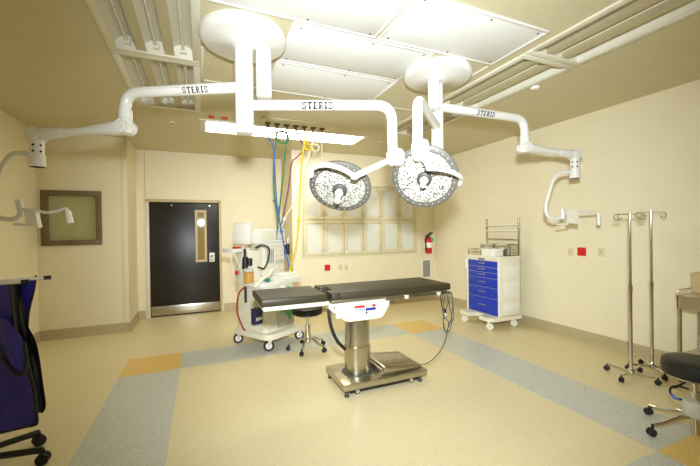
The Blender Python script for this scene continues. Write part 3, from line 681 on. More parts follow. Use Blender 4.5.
def oval(rx, ry, z, n=40): return [V(rx*math.copysign(abs(math.cos(a))**.8, math.cos(a)), ry*math.copysign(abs(math.sin(a))**.8, math.sin(a)), z) for a in [2*PI*i/n for i in range(n)]]
bm = BM(); rings(bm, [oval(.128, .118, .12), oval(.128, .118, .40)]); obj('lower_column', bm, 'steel', t)
bm = BM(); rings(bm, [oval(.121, .111, .40), oval(.121, .111, .70)]); obj('upper_column', bm, 'steel', t)
bm = BM(); rings(bm, [oval(.16, .145, .121), oval(.158, .143, .128), oval(.135, .124, .13)]); obj('column_flange', bm, 'darkgray', t)
bm = BM(); bb(bm, L_(1.2, 2.985, .062), L_(2.12, 3.52, .122), .006); bs = obj('base_plate', bm, 'steel2', t)
bm = BM(); rings(bm, [[V(*L_(x, y, z)) for x, z in ((1.64, .123), (1.64, .2), (1.66, .206), (2.06, .165), (2.085, .155), (2.085, .123))] for y in (3.035, 3.475)])
bmesh.ops.bevel(bm, geom=bm.edges[:], offset=.004, segments=2, affect='EDGES', profile=.5); obj('base_cover', bm, 'steel2', t)
bm = BM(); bb(bm, L_(1.605, 3.02, .123), L_(1.63, 3.49, .192), .004); obj('cover_lip', bm, 'steel', t)
bm = BM(); bb(bm, L_(1.27, 3.02, .022), L_(2.05, 3.485, .061), .004); obj('underbody', bm, 'black', t)
for x, y in ((1.235, 3.02), (2.05, 3.02), (1.235, 3.485), (2.05, 3.485)):
    bm = BM(); cyl(bm, L_(x, y, 0), L_(x, y, .014), .024, n=18); cyl(bm, L_(x, y, .012), L_(x, y, .063), .012, n=12); cyl(bm, L_(x, y, .03), L_(x, y, .04), .02, n=6); obj('levelling_foot', bm, 'darkgray', t)
for x, y in ((1.35, 3.0), (1.95, 3.0)): caster(t, x-TX, y+.0-TY+.03, .028, R(80), w=.02, m_fork='steel', m_hub='grayplastic', plate=False)
bm = BM(); tube(bm, [at(329, 300, Y=3.1), at(329, 313.6, Y=3.08), at(330.5, 324, Y=3.08), at(333.5, 333.5, Y=3.1), at(338, 342, Y=3.14), at(345, 349, Y=3.2)], .017, 12, 8); obj('power_cable', bm, 'rubber', t, True)
# control cord hung on the foot end
t = thing('control_cord', 'grey coiled control cord hanging from the foot end of the operating table', 'cord', at(447, 292, Y=2.92))
bm = BM(); yb = 2.925
lp = [(447, 293), (444, 300), (443, 312), (444, 325), (446, 333), (449.5, 330), (452, 320), (450, 308), (447.5, 297), (450, 292), (452.5, 300), (452, 314), (449, 326), (445, 331), (443.5, 322), (446.5, 308), (449.5, 296), (447, 291.5), (442.5, 297), (442, 306), (444, 315), (449, 322), (453.5, 318), (453, 304), (451.5, 293), (448, 292)]
tube(bm, [at(u, v, Y=yb-.004*(i % 5)) for i, (u, v) in enumerate(lp)], .0045, 8, 6)
tube(bm, [at(449, 322, Y=yb)] + [at(447, 333, Y=yb), at(445.5, 340, Y=2.95), at(441, 350, Y=2.98), at(434, 358.5, Y=3.0), at(426.5, 363.5, Y=3.05), at(420, 365, Y=3.09)], .005, 8, 6)
obj('cable', bm, 'darkgray', t, True)
bm = BM(); tube(bm, [at(448, 292, Y=yb), at(441, 293, Y=yb), at(441.5, 305, Y=yb), at(445, 309, Y=yb)], .004, 8); a = at(445, 310, Y=yb); cyl(bm, a+V(0, 0, .01), a-V(0, 0, .03), .014, n=12); obj('plug', bm, 'black', t, True)
bm = BM(); cyl(bm, a-V(0, 0, .03), a-V(0, 0, .06), .012, n=12); obj('plug_tip', bm, 'white', t, True)

# ------------------------------------------------------------------ anaesthesia machine
MA = math.atan2(.535, .845)
t = thing('anaesthesia_machine', 'white anaesthesia machine on casters behind the head of the operating table', 'anaesthesia machine', (.872, 5.025, 0), MA)
def edgebev(bm, o, seg=2): bmesh.ops.bevel(bm, geom=[e for e in bm.edges if e.calc_face_angle(0) > R(40)], offset=o, segments=seg, affect='EDGES', profile=.5); return bm
base = rrect(-.35, -.35, .35, .37, .09)
base = [(x, y-(.06*math.cos(x/.35*PI/2) if y < 0 else 0)) for x, y in base]
bm = BM(); prism(bm, base, .145, .215); edgebev(bm, .02, 3); obj('base_plinth', bm, 'cream', t)
for x, y in ((-.29, -.31), (.29, -.31), (-.29, .31), (.29, .31)): caster(t, x, y, .068, R(-128), m_tire='rubber', w=.04)
bm = BM(); prism(bm, rrect(-.29, -.24, .29, .34, .06), .2, .83); edgebev(bm, .015); obj('cabinet_body', bm, 'cream', t)
bm = BM(); prism(bm, [(-.06, .24), (.02, .24), (.25, .24), (.25, .78), (-.12, .78)], -.252, -.236, 'y'); edgebev(bm, .006); fp = obj('drawer_panel', bm, 'grayplastic', t)
bm = BM(); bb(bm, (.04, -.266, .42), (.05, -.25, .72), .003); bb(bm, (.1, -.272, .70), (.22, -.25, .715), .004); obj('pull', bm, 'cream', fp)
bm = BM(); prism(bm, rrect(-.36, -.27, .42, .12, .05), .83, .885); edgebev(bm, .012); obj('work_surface', bm, 'white', t)
bm = BM(); bb(bm, (-.06, .03, .88), (.37, .34, 1.37), .012); tw = obj('tower', bm, 'cream', t)
bm = BM(); bb(bm, (-.3, .08, .83), (-.06, .34, 1.30), .012); obj('side_column', bm, 'cream', t)
bm = BM(); bb(bm, (0, .018, 1.09), (.15, .032, 1.31), .004); fl = obj('flow_panel', bm, 'grayplastic', tw)
for i in range(4):
    bm = BM(); cyl(bm, (.02+i*.036, .012, 1.11), (.02+i*.036, .012, 1.29), .009, n=10); obj('flow_tube', bm, 'flow', fl)
for i in range(4):
    bm = BM(); cyl(bm, (.02+i*.036, -.01, 1.045), (.02+i*.036, .032, 1.045), .014, n=14); obj('flow_knob', bm, 'white', tw)
for i in range(4):
    bm = BM(); cyl(bm, (.195+i*.042, .014, 1.2), (.195+i*.042, .032, 1.2), .02, n=18); gg = obj('gauge', bm, 'white', tw)
    bm = BM(); cyl(bm, (.195+i*.042, .011, 1.2), (.195+i*.042, .0145, 1.2), .015, n=16); obj('gauge_dial', bm, 'grayplastic', gg)
bm = BM(); bb(bm, (.18, .02, 1.08), (.34, .032, 1.14), .004)
for i in range(5): bb(bm, (.19+i*.03, .012, 1.095), (.21+i*.03, .022, 1.125), .003)
obj('button_panel', bm, 'grayplastic', tw)
bm = BM(); bb(bm, (-.1, .0, 1.35), (.38, .34, 1.385), .008); obj('tower_shelf', bm, 'white', t)
bm = BM(); bb(bm, (-.2, .02, 1.387), (.38, .30, 1.6), .014); mn = obj('patient_monitor', bm, 'white', t)
bm = BM(); bb(bm, (-.09, .012, 1.42), (.14, .021, 1.57), .004); bb(bm, (.17, .012, 1.5), (.35, .021, 1.57), .004); obj('monitor_screen', bm, 'cream', mn)
bm = BM()
for i in range(4): cyl(bm, (.19+i*.045, .008, 1.45), (.19+i*.045, .022, 1.45), .014, n=14)
obj('monitor_knob', bm, 'grayplastic', mn)
# tilted flat screen on the left
bm = BM(); mx = Matrix.Rotation(R(-84), 4, 'Z') @ Matrix.Rotation(R(-8), 4, 'X'); box(bm, (-.36, .1, 1.54), (.31, .06, .3), bev=.012, mx=mx); sc = obj('side_screen', bm, 'white', t)
bm = BM(); box(bm, V(-.36, .1, 1.54)+mx @ V(0, -.032, .01), (.28, .004, .22), bev=.001, mx=mx); obj('screen_glass', bm, 'paper', sc)
bm = BM(); cyl(bm, (-.33, .13, 1.29), (-.33, .13, 1.42), .02, n=14); obj('screen_post', bm, 'grayplastic', sc)
SH = Matrix.Translation((.05, .07, 0))
for o in t.children:
    if o.name.split('.')[0] in ('tower', 'tower_shelf', 'patient_monitor'):
        for q in [o] + list(o.children) + [g for c in o.children for g in c.children]: q.data.transform(SH)
# left tray, pole, absorber, hoses
bm = BM(); bb(bm, (-.52, .12, 1.285), (-.22, .32, 1.31), .006); bb(bm, (-.52, .12, 1.31), (-.51, .32, 1.345), .003); bb(bm, (-.52, .12, 1.31), (-.22, .128, 1.335), .003); obj('side_tray', bm, 'white', t)
bm = BM(); bb(bm, (-.42, .17, 1.312), (-.33, .24, 1.36), .008); obj('alarm_box', bm, 'redlabel', t)
bm = BM(); cyl(bm, (-.33, .09, .6), (-.33, .09, 1.33), .017, n=14); cyl(bm, (-.33, .09, 1.06), (-.33, .09, 1.22), .04, n=16); cyl(bm, (-.29, .05, 1.1), (-.29, .05, 1.2), .04, n=16); obj('absorber_pole', bm, 'black', t)
bm = BM(); lathe(bm, [(.05, 0), (.066, .004), (.066, .14), (.05, .15)], (-.36, -.02, .88), n=24); ab = obj('absorber_canister', bm, 'amber', t)
bm = BM(); lathe(bm, [(.07, 0), (.072, .01), (.072, .03), (.06, .04), (.02, .045)], (-.36, -.02, 1.03), n=24); obj('canister_cap', bm, 'grayplastic', ab)
bm = BM(); tube(bm, [(-.24, -.02, 1.34), (-.2, -.1, 1.38), (-.1, -.13, 1.33), (-.08, -.1, 1.2), (-.14, -.08, 1.06), (-.24, -.06, 1.08)], .011, 10); obj('black_hose', bm, 'rubber', t)
bm = BM(); tube(bm, [(-.3, -.2, .93), (-.18, -.2, .97), (-.06, -.12, 1.0), (.02, -.06, 1.02)], lambda s: .02+.003*math.sin(s*120), 14, 24)
tube(bm, [(-.38, -.16, .84), (-.35, -.19, .89), (-.3, -.2, .93)], .022, 14); obj('breathing_hose', bm, 'white_hose', t)
bm = BM(); cyl(bm, (-.24, -.275, .915), (-.24, -.23, .915), .025, n=18); cyl(bm, (-.24, -.23, .915), (-.24, -.18, .915), .018, n=14); obj('valve_knob', bm, 'teal', t)
bm = BM(); tube(bm, [(-.46, .14, 1.29), (-.46, .1, 1.18), (-.42, .1, 1.1), (-.38, .1, 1.02), (-.33, .06, .98)], .008, 8); tube(bm, [(-.5, .16, 1.29), (-.52, .13, 1.15), (-.48, .12, 1.02), (-.4, .1, 1.1), (-.36, .1, 1.28)], .006, 8); obj('clear_tubing', bm, 'cream', t)
bm = BM(); box(bm, (-.46, .1, 1.02), (.05, .03, .05), 0, .008); obj('tubing_clip', bm, 'label_red', t)
bm = BM(); tube(bm, [(-.33, .05, .84), (-.41, .12, .74), (-.42, .16, .5), (-.37, .12, .28), (-.33, .1, .2)], .011, 10); obj('suction_hose', bm, 'red_hose', t)
bm = BM(); prism(bm, rrect(-.41, -.2, -.28, -.1, .02), .35, .55); edgebev(bm, .01); bg = obj('suction_canister', bm, 'navy2', t)
bm = BM(); tube(bm, [(-.34, -.16, .52), (-.335, -.1, .7), (-.31, .04, .9)], .01, 8); prism(bm, rrect(-.4, -.205, -.29, -.2, .002), .4, .44); obj('hanger', bm, 'grayplastic', bg)
bm = BM(); P = [(.0, -.37, .82), (.01, -.37, .68), (.02, -.37, .56), (.03, -.375, .44), (.035, -.38, .36)]; tube(bm, P, lambda s: .02+.075*math.sin(min(1, s*1.15)*PI)**.7*(1-.2*s), 16, 5); obj('breathing_bag', bm, 'greenbag', t)
bm = BM(); lathe(bm, [(.04, -.03), (.05, -.02), (.05, .02), (.03, .03)], (-.1, -.39, .79), (0, 1, 0), 20); obj('bag_mount', bm, 'cream', t)
# papers and binder on its work surface
ct, st = math.cos(MA), math.sin(MA)
def on_machine(u, v, z): return (.872+ct*u-st*v, 5.025+st*u+ct*v, z)
bm = BM()
for i in range(5): box(bm, (random.uniform(-.006, .006), random.uniform(-.006, .006), .004+i*.006), (.3, .22, .005), R(random.uniform(-5, 5)))
o = obj('paper_stack', bm, 'paper'); o.location = on_machine(.24, -.1, .886); o.rotation_euler.z = MA+.1; tag(o, 'loose stack of white papers on the anaesthesia machine work surface', 'papers')
bm = BM(); box(bm, (0, 0, .022), (.26, .2, .04), 0, .004); box(bm, (0, 0, .043), (.262, .202, .004), 0, .001)
o = obj('binder', bm, 'white'); o.location = on_machine(.24, -.08, .918); o.rotation_euler.z = MA-.06; tag(o, 'thick white binder lying on the papers of the anaesthesia machine', 'binder')

# ------------------------------------------------------------------ stools
def stool(label, loc, rz, seat_z, thick, sr, leg_r, seat_m='stool_vinyl', hub='chrome', foot=False):
    t = thing('stool', label, 'stool', loc, rz, 'round black stools')
    bm = BM(); lathe(bm, [(.05, seat_z-thick), (sr-.02, seat_z-thick), (sr-.004, seat_z-thick+.008), (sr, seat_z-thick*.55), (sr-.006, seat_z-.018), (sr-.03, seat_z-.004), (sr*.5, seat_z+.004), (.01, seat_z+.006)], n=48); obj('seat', bm, seat_m, t)
    bm = BM(); lathe(bm, [(sr*.75, seat_z-thick-.018), (sr*.8, seat_z-thick-.012), (sr*.8, seat_z-thick)], n=32); cyl(bm, (0, 0, seat_z-thick-.04), (0, 0, seat_z-thick), .07, .1, n=20); obj('seat_plate', bm, 'chrome', t)
    bm = BM(); cyl(bm, (0, 0, .25), (0, 0, seat_z-thick-.02), .016, n=18); cyl(bm, (0, 0, .02 if foot else .1), (0, 0, .33), .04 if not foot else .026, n=20); obj('lift_column', bm, hub, t)
    bm = BM(); tube(bm, [(.04, 0, seat_z-thick-.03), (.12, .04, seat_z-thick-.04), (.2, .07, seat_z-thick-.05)], .007, 8); box(bm, (.21, .073, seat_z-thick-.052), (.05, .02, .014), R(20), .005); obj('height_lever', bm, 'black', t)
    if foot:
        bm = BM(); lathe(bm, [(.04, .15), (.068, .155), (.072, .165), (.072, .25), (.068, .26), (.03, .265)], n=36); obj('hub_housing', bm, 'grayplastic', t)
        bm = BM(); tube(bm, [(.05, -.04, .25), (.07, -.08, .24), (.085, -.11, .27), (.08, -.11, .31), (.055, -.08, .335), (.02, -.03, .335)], .008, 8); hl = obj('cord_loop', bm, 'rubber', t)
        bm = BM(); tube(bm, [(.06, -.06, .244), (.072, -.083, .241), (.083, -.105, .26)], .0105, 8); obj('blue_sleeve', bm, 'blue_hose', hl)
    for i in range(5):
        a = 2*PI*i/5; d = V(math.cos(a), math.sin(a), 0); bm = BM()
        tube(bm, [d*.03+V(0, 0, .15), d*(leg_r*.35)+V(0, 0, .14), d*(leg_r*.75)+V(0, 0, .095), d*leg_r+V(0, 0, .08)], lambda s: .017-.005*s, 12, 4); lg = obj('leg', bm, 'chrome', t)
        p = d*leg_r; s = V(-d.y, d.x, 0); bm = BM(); r = .028
        cyl(bm, p+V(0, 0, .045), p+V(0, 0, .085), .009, n=10)
        for k in (-1, 1): lathe(bm, [(.004, -.009), (r*.8, -.009), (r, -.005), (r, .005), (r*.8, .009), (.004, .009)], p+d*.008+s*(k*.013)+V(0, 0, r), s, 20)
        obj('caster', bm, 'rubber', lg)
    return t
stool('round black stool on five chrome legs behind the operating table', (1.275, 4.45, 0), R(20), .57, .1, .2, .25)
stool('round black stool with grey hub in the right foreground', (3.35, 1.37, 0), R(155), .57, .12, .195, .31, foot=True)

# ------------------------------------------------------------------ supply cart
t = thing('supply_cart', 'white medical cart with six blue drawers by the right wall', 'cart', (4.42, 4.36, 0))
fx, bx_, y0, y1 = -.22, .2, -.355, .365       # local: the drawers face -X
bm = BM()
bb(bm, (fx, y0, .2), (bx_, y1, 1.09), .008); obj('cart_body', bm, 'cream', t)
for z0, z1 in ((.23, .41), (.47, .73), (.78, .98)):
    bm = BM(); bb(bm, (fx+.06, y0-.005, z0), (bx_-.03, y0+.002, z1), .004); obj('side_panel', bm, 'white', t)
for y in (y0+.018, y1-.018):
    bm = BM(); bb(bm, (fx-.014, y-.022, .195), (fx+.004, y+.022, 1.09), .006); obj('corner_post', bm, 'white', t)
bm = BM(); prism(bm, rrect(fx-.025, y0-.015, bx_+.01, y1+.015, .03), 1.09, 1.125); edgebev(bm, .006); obj('cart_top', bm, 'cream', t)
zs = [(1.045, .945), (.942, .86), (.857, .772), (.769, .62), (.617, .455), (.452, .2)]
for i, (a, b) in enumerate(zs):
    bm = BM(); bb(bm, (fx-.012, y0+.042, b+.0015), (fx+.01, y1-.042, a-.0015), .003); d = obj('drawer', bm, 'bluedrawer', t)
    zc = a-.03 if a-b < .08 else (a+b)/2+.01; bm = BM(); tube(bm, bend((fx-.012, -.07, zc), (fx-.035, -.07, zc), (fx-.035, 0, zc), .01)[:-1] + bend((fx-.035, 0, zc), (fx-.035, .07, zc), (fx-.012, .07, zc), .01)[1:], .006, 8, sm=False); obj('drawer_handle', bm, 'chrome', d)
bm = BM(); bb(bm, (fx-.016, y0+.042, 1.05), (fx+.005, y1-.042, 1.089), .005); hb = obj('lock_bar', bm, 'cream', t)
bm = BM(); bb(bm, (fx-.02, -.06, 1.06), (fx-.012, .08, 1.08), .003); obj('lock_slot', bm, 'darkgray', hb)
bm = BM(); prism(bm, [(-.42, y1-.04), (-.42, .12), (-.27, .08), (-.27, -.08), (-.42, -.12), (-.42, y0+.06), (-.36, y0), (.2, y0-.02), (.26, y0+.03), (.26, y1), (.2, y1+.02), (-.36, y1)], .135, .195); edgebev(bm, .012); obj('bumper_base', bm, 'cream', t)
for x, y in ((-.37, -.285), (-.37, .27), (.13, -.29), (.13, .27)): caster(t, x, y, .055, R(25) if x > 0 else R(60), m_tire='cream', m_hub='white', m_fork='cream', w=.034)
bm = BM(); bb(bm, (fx-.01, y1+.015, .86), (fx+.05, y1+.05, 1.04), .01); obj('side_bin', bm, 'white', t)
for y in (y0+.03, y1-.02):
    bm = BM(); bb(bm, (bx_+.004, y-.014, .35), (bx_+.03, y+.014, 1.73), .003); obj('rack_post', bm, 'steel', t)
for z in (1.615, 1.52, 1.38):
    bm = BM(); bb(bm, (bx_+.0, y0+.03, z-.012), (bx_+.012, y1-.02, z+.012), .003); obj('rack_bar', bm, 'cream' if z > 1.5 else 'steel', t)
for zz in (1.165, 1.215):
    bm = BM(); tube(bm, [(bx_, y0+.0, zz), (fx+.2, y0+.0, zz), (fx+.2, y0+.0, 1.09)][:2], .006, 8, sm=False); cyl(bm, (fx+.2, y0, 1.12), (fx+.2, y0, zz), .006, n=8); obj('guard_rail', bm, 'steel', t)
    bm = BM(); tube(bm, [(bx_, y1-.02, zz), (fx+.02, y1-.02, zz)], .006, 8, sm=False); cyl(bm, (fx+.02, y1-.02, 1.12), (fx+.02, y1-.02, zz), .006, n=8); tube(bm, [(fx+.02, y1-.02, zz), (fx+.02, y1-.22, zz)], .006, 8, sm=False); obj('guard_rail', bm, 'steel', t)
cl = t.location
for i, (a, b) in enumerate(((.3, .0), (-.01, -.33))):
    k = thing('steel_bin', 'shallow steel supply bin on the cart top, %s' % ('farther one, nearest the back wall' if i == 0 else 'nearer one, behind the white tray'), 'bin', (cl.x+.1, cl.y+(a+b)/2, 1.126), 0, 'steel bins on the cart')
    w = (a-b)/2; bm = BM()
    bb(bm, (-.08, -w, 0), (.09, w, .006)); bb(bm, (-.08, -w, 0), (-.074, w, .17)); bb(bm, (.085, -w, 0), (.091, w, .18)); bb(bm, (-.08, -w, 0), (.09, -w+.006, .17)); bb(bm, (-.08, w-.006, 0), (.09, w, .17)); obj('bin_shell', bm, 'steel', k)
    bm = BM(); bb(bm, (-.084, -.05, .1), (-.08, .05, .13), .001); obj('label_holder', bm, 'grayplastic', k)
k = thing('plastic_tray', 'small white plastic tray at the front edge of the cart top', 'tray', (cl.x-.12, cl.y-.1, 1.126))
bm = BM(); prism(bm, rrect(-.11, -.14, .11, .14, .03), 0, .1); edgebev(bm, .012); obj('tray_body', bm, 'white', k)
bm = BM(); prism(bm, rrect(-.12, -.15, .12, .15, .03), .098, .112); edgebev(bm, .004); obj('tray_lid', bm, 'paper', k)

# ------------------------------------------------------------------ IV poles
def iv_pole(label, loc, rz, h, hook_a, four):
    t = thing('iv_pole', label, 'iv pole', loc, rz, 'chrome iv poles')
    bm = BM(); cyl(bm, (0, 0, .06), (0, 0, h*.55), .016, n=20); pl = obj('pole', bm, 'chrome', t)
    bm = BM(); cyl(bm, (0, 0, h*.55-.02), (0, 0, h), .0125, n=18); cyl(bm, (0, 0, h*.55-.03), (0, 0, h*.55+.02), .02, n=18); obj('upper_pole', bm, 'chrome', t)
    for k in range(4 if four else 2):
        a = hook_a + (PI/2*k if four else PI*k); d = V(math.cos(a), math.sin(a), 0)
        bm = BM(); pts = [V(0, 0, h-.01), d*.06+V(0, 0, h-.012), d*.13+V(0, 0, h-.01)] + [d*(.135+.03*math.sin(q))+V(0, 0, h-.04+.03*math.cos(q)) for q in (.5, 1.4, 2.3, 3.1, 3.9, 4.6)]
        tube(bm, pts, .0045, 8, 5); obj('hook', bm, 'chrome', t)
    bm = BM(); lathe(bm, [(.03, .04), (.034, .045), (.034, .075), (.02, .09), (.017, .1)], n=20); obj('base_hub', bm, 'chrome', t)
    for k in range(4):
        a = PI/2*k; d = V(math.cos(a), math.sin(a), 0)
        bm = BM(); tube(bm, [d*.02+V(0, 0, .06), d*.1+V(0, 0, .062), d*.2+V(0, 0, .07), d*.22+V(0, 0, .07)], .011, 10, 3); lg = obj('leg', bm, 'chrome', t)
        s = V(-d.y, d.x, 0); p = d*.22; r = .026; bm = BM(); cyl(bm, p+V(0, 0, .04), p+V(0, 0, .07), .008, n=8)
        for q in (-1, 1): lathe(bm, [(.004, -.007), (r*.8, -.007), (r, -.004), (r, .004), (r*.8, .007), (.004, .007)], p+s*(q*.011)+V(0, 0, r), s, 18)
        obj('caster', bm, 'rubber', lg)
    return t
iv_pole('left one of two chrome iv poles by the right wall', (4.072, 2.176, 0), R(8), 1.70, R(-31), True)
iv_pole('right one of two chrome iv poles, nearer the steel table', (4.426, 2.165, 0), R(52), 1.723, R(-75), False)

# ------------------------------------------------------------------ steel side table at right edge
t = thing('steel_table', 'stainless steel side table against the right wall at picture edge', 'table', (4.56, 1.45, 0))
hx, hy = .2, .47
bm = BM(); bb(bm, (-hx-.01, -hy-.01, .86), (hx, hy+.01, .882), .004); obj('table_top', bm, 'steel2', t)
bm = BM()
for a, b in (((-hx, hy-.012), (hx-.01, hy)), ((-hx, -hy), (hx-.01, -hy+.012)), ((-hx, -hy), (-hx+.012, hy))): bb(bm, (a[0], a[1], .74), (b[0], b[1], .862))
obj('apron_panel', bm, 'steel2', t)
for x in (-hx+.015, hx-.015):
    for y in (-hy+.015, hy-.015):
        bm = BM(); cyl(bm, (x, y, .02), (x, y, .861), .017, n=16); cyl(bm, (x, y, 0), (x, y, .03), .014, .02, n=12); obj('leg', bm, 'steel', t)
bm = BM(); bb(bm, (-hx+.01, -hy+.01, .27), (hx-.01, hy-.01, .29), .003); obj('lower_shelf', bm, 'steel2', t)
bm = BM(); tube(bm, bend((-hx+.02, hy, .88), (-hx+.02, hy, .92), (0, hy, .92), .012)[:-1] + [V(hx-.02, hy, .92), V(hx-.02, hy, .88)], .006, 8, sm=False); obj('guard_rail', bm, 'steel', t)
k = thing('carton', 'beige box standing on the steel side table', 'box', (4.67, 1.80, .883))
bm = BM(); prism(bm, rrect(-.085, -.11, .085, .11, .02), 0, .19); edgebev(bm, .004); obj('box_body', bm, 'tan', k)
bm = BM(); prism(bm, rrect(-.088, -.113, .088, .113, .02), .178, .196); edgebev(bm, .004); obj('box_lid', bm, 'tan', k)

# ------------------------------------------------------------------ wall fittings
t = thing('fire_extinguisher', 'red fire extinguisher on the back wall near the right corner', 'fire extinguisher', (4.56, YC-.085, 1.035))
bm = BM(); lathe(bm, [(.05, 0), (.066, .006), (.07, .02), (.07, .28), (.06, .32), (.03, .345), (.022, .36)], n=32); obj('cylinder', bm, 'red', t)
bm = BM(); lathe(bm, [(.0708, .13), (.0715, .131), (.0715, .235), (.0708, .236)], n=32); obj('label_band', bm, 'paper', t)
bm = BM(); cyl(bm, (0, 0, .35), (0, 0, .40), .022, n=14); bb(bm, (-.02, -.09, .40), (.02, .02, .415), .004); box(bm, (0, -.04, .445), (.03, .12, .012), bev=.004, mx=Matrix.Rotation(R(-20), 4, 'X')); box(bm, (.06, .0, .43), (.12, .03, .014), bev=.004, mx=Matrix.Rotation(R(-25), 4, 'Y')); obj('valve_handle', bm, 'black', t)
bm = BM(); tube(bm, [(-.02, 0, .375), (-.08, -.02, .36), (-.1, -.02, .28), (-.09, -.02, .2), (-.085, -.02, .13)], .012, 10); cyl(bm, (-.085, -.02, .2), (-.085, -.02, .06), .013, .022, n=12); obj('hose', bm, 'rubber', t)
bm = BM(); cyl(bm, (.03, -.03, .33), (.03, -.035, .36), .018, n=14); box(bm, (.055, -.06, .3), (.05, .004, .09), 0, .001); obj('inspection_tag', bm, 'greenbag', t)
bm = BM(); bb(bm, (-.02, .06, .05), (.02, .085, .4), .003); bb(bm, (-.05, .05, .3), (.05, .085, .32), .003); obj('wall_bracket', bm, 'darkgray', t)
t = thing('air_vent', 'white wall vent grille with grey slats below the fire extinguisher', 'vent', (4.55, YC, .475))
bm = BM()
for a, b in (((-.14, 0), (.14, .045)), ((-.14, .405), (.14, .45)), ((-.14, .045), (-.095, .405)), ((.095, .045), (.14, .405))): bb(bm, (a[0], -.016, a[1]), (b[0], 0, b[1]), .004)
obj('frame', bm, 'white', t)
bm = BM(); bb(bm, (-.096, -.003, .044), (.096, -.0005, .406)); obj('backing', bm, 'darkgray', t)
bm = BM()
for i in range(22): box(bm, (0, -.008, .056+i*.0163), (.19, .014, .003), mx=Matrix.Rotation(R(35), 4, 'X'))
obj('slats', bm, 'grayplastic', t)
def wall_box(label, loc, rz, w, h, kind):
    t = thing('outlet_box' if kind else 'switch_plate', label, 'outlet' if kind else 'switch', loc, rz, None if kind else 'cream wall plates')
    bm = BM(); box(bm, (0, -.006, 0), (w, .012, h), 0, .004); obj('cover', bm, 'red' if kind else 'cabinet', t)
    bm = BM()
    if kind:
        box(bm, (w*.12, -.014, -h*.02), (w*.5, .008, h*.5), 0, .003); obj('socket', bm, 'red', t)
    else:
        box(bm, (0, -.013, .0), (w*.3, .006, h*.35), 0, .002); obj('toggle', bm, 'tan', t)
wall_box('red emergency outlet box on the back wall below the cabinets', (2.245, YC, .845), 0, .115, .115, 1)
wall_box('left one of two cream plates on the back wall beside red box', (2.51, YC, .845), 0, .075, .115, 0)
wall_box('right one of two cream plates on the back wall, farther from red box', (2.638, YC, .838), 0, .075, .115, 0)
wall_box('red emergency outlet box on the right wall', (XR, 3.14, 1.228), -PI/2, .115, .115, 1)
wall_box('cream plate on the right wall, left of the red box', (XR, 3.293, 1.222), -PI/2, .075, .115, 0)
wall_box('cream plate on the right wall, right of the red box', (XR, 2.886, 1.235), -PI/2, .075, .115, 0)
t = thing('wall_telephone', 'small black handset device on the wall corner behind the gas hoses', 'telephone', (XC, 6.72, 1.22), -PI/2)
bm = BM(); box(bm, (0, -.03, 0), (.16, .05, .2), 0, .01); obj('phone_body', bm, 'black', t)
bm = BM(); box(bm, (-.04, -.075, 0), (.05, .04, .2), 0, .012); box(bm, (-.04, -.06, .08), (.05, .05, .05), 0, .012); obj('handset', bm, 'black', t)
bm = BM(); box(bm, (0, -.02, .16), (.06, .03, .14), 0, .008); obj('side_mount', bm, 'white', t)

# ------------------------------------------------------------------ lead aprons on a rolling rack at left edge
DA = 2.42
bp = V(-1.50, 3.02, 0)
t = thing('apron_rack', 'rolling apron rack with white arms and black castered legs at left edge', 'rack', bp)
bm = BM(); cyl(bm, (0, 0, .08), (0, 0, 1.36), .02, n=18); obj('post', bm, 'chrome', t)
for i, (u0, v0, u1, v1, dd) in enumerate(((-60, 281, 27, 281.5, DA), (-60, 286, 49, 277.5, DA+.12))):
    a, b = at(u0, v0, dd), at(u1, v1, dd); a = V(bp.x, bp.y, b.z-.0)
    bm = BM(); tube(bm, [a, a.lerp(b, .5), b], .011, 12, sm=False); hg = obj('hanger_arm', bm, 'white', t, True)
    bm = BM(); d = (b-a).normalized(); cyl(bm, b-d*.03, b+d*.012, .0145, n=12); obj('arm_tip', bm, 'black', hg, True)
for q in (at(39, 437, Z=.06), at(43, 455, Z=.06), V(-1.86, 3.2, .06), V(-1.7, 2.7, .06), V(-1.45, 3.42, .06)):
    bm = BM(); l = q-bp; l.z = 0; tube(bm, [V(0, 0, .115), l*.5+V(0, 0, .11), l+V(0, 0, .095)], .021, 10, 3); lg = obj('leg', bm, 'black', t)
    s = V(-l.y, l.x, 0).normalized(); bm = BM(); r = .038; cyl(bm, l+V(0, 0, .06), l+V(0, 0, .1), .012, n=10)
    for k in (-1, 1): lathe(bm, [(.004, -.013), (r*.8, -.013), (r, -.008), (r, .008), (r*.8, .013), (.004, .013)], l+s*(k*.018)+V(0, 0, r), s, 20)
    obj('caster', bm, 'rubber', lg)
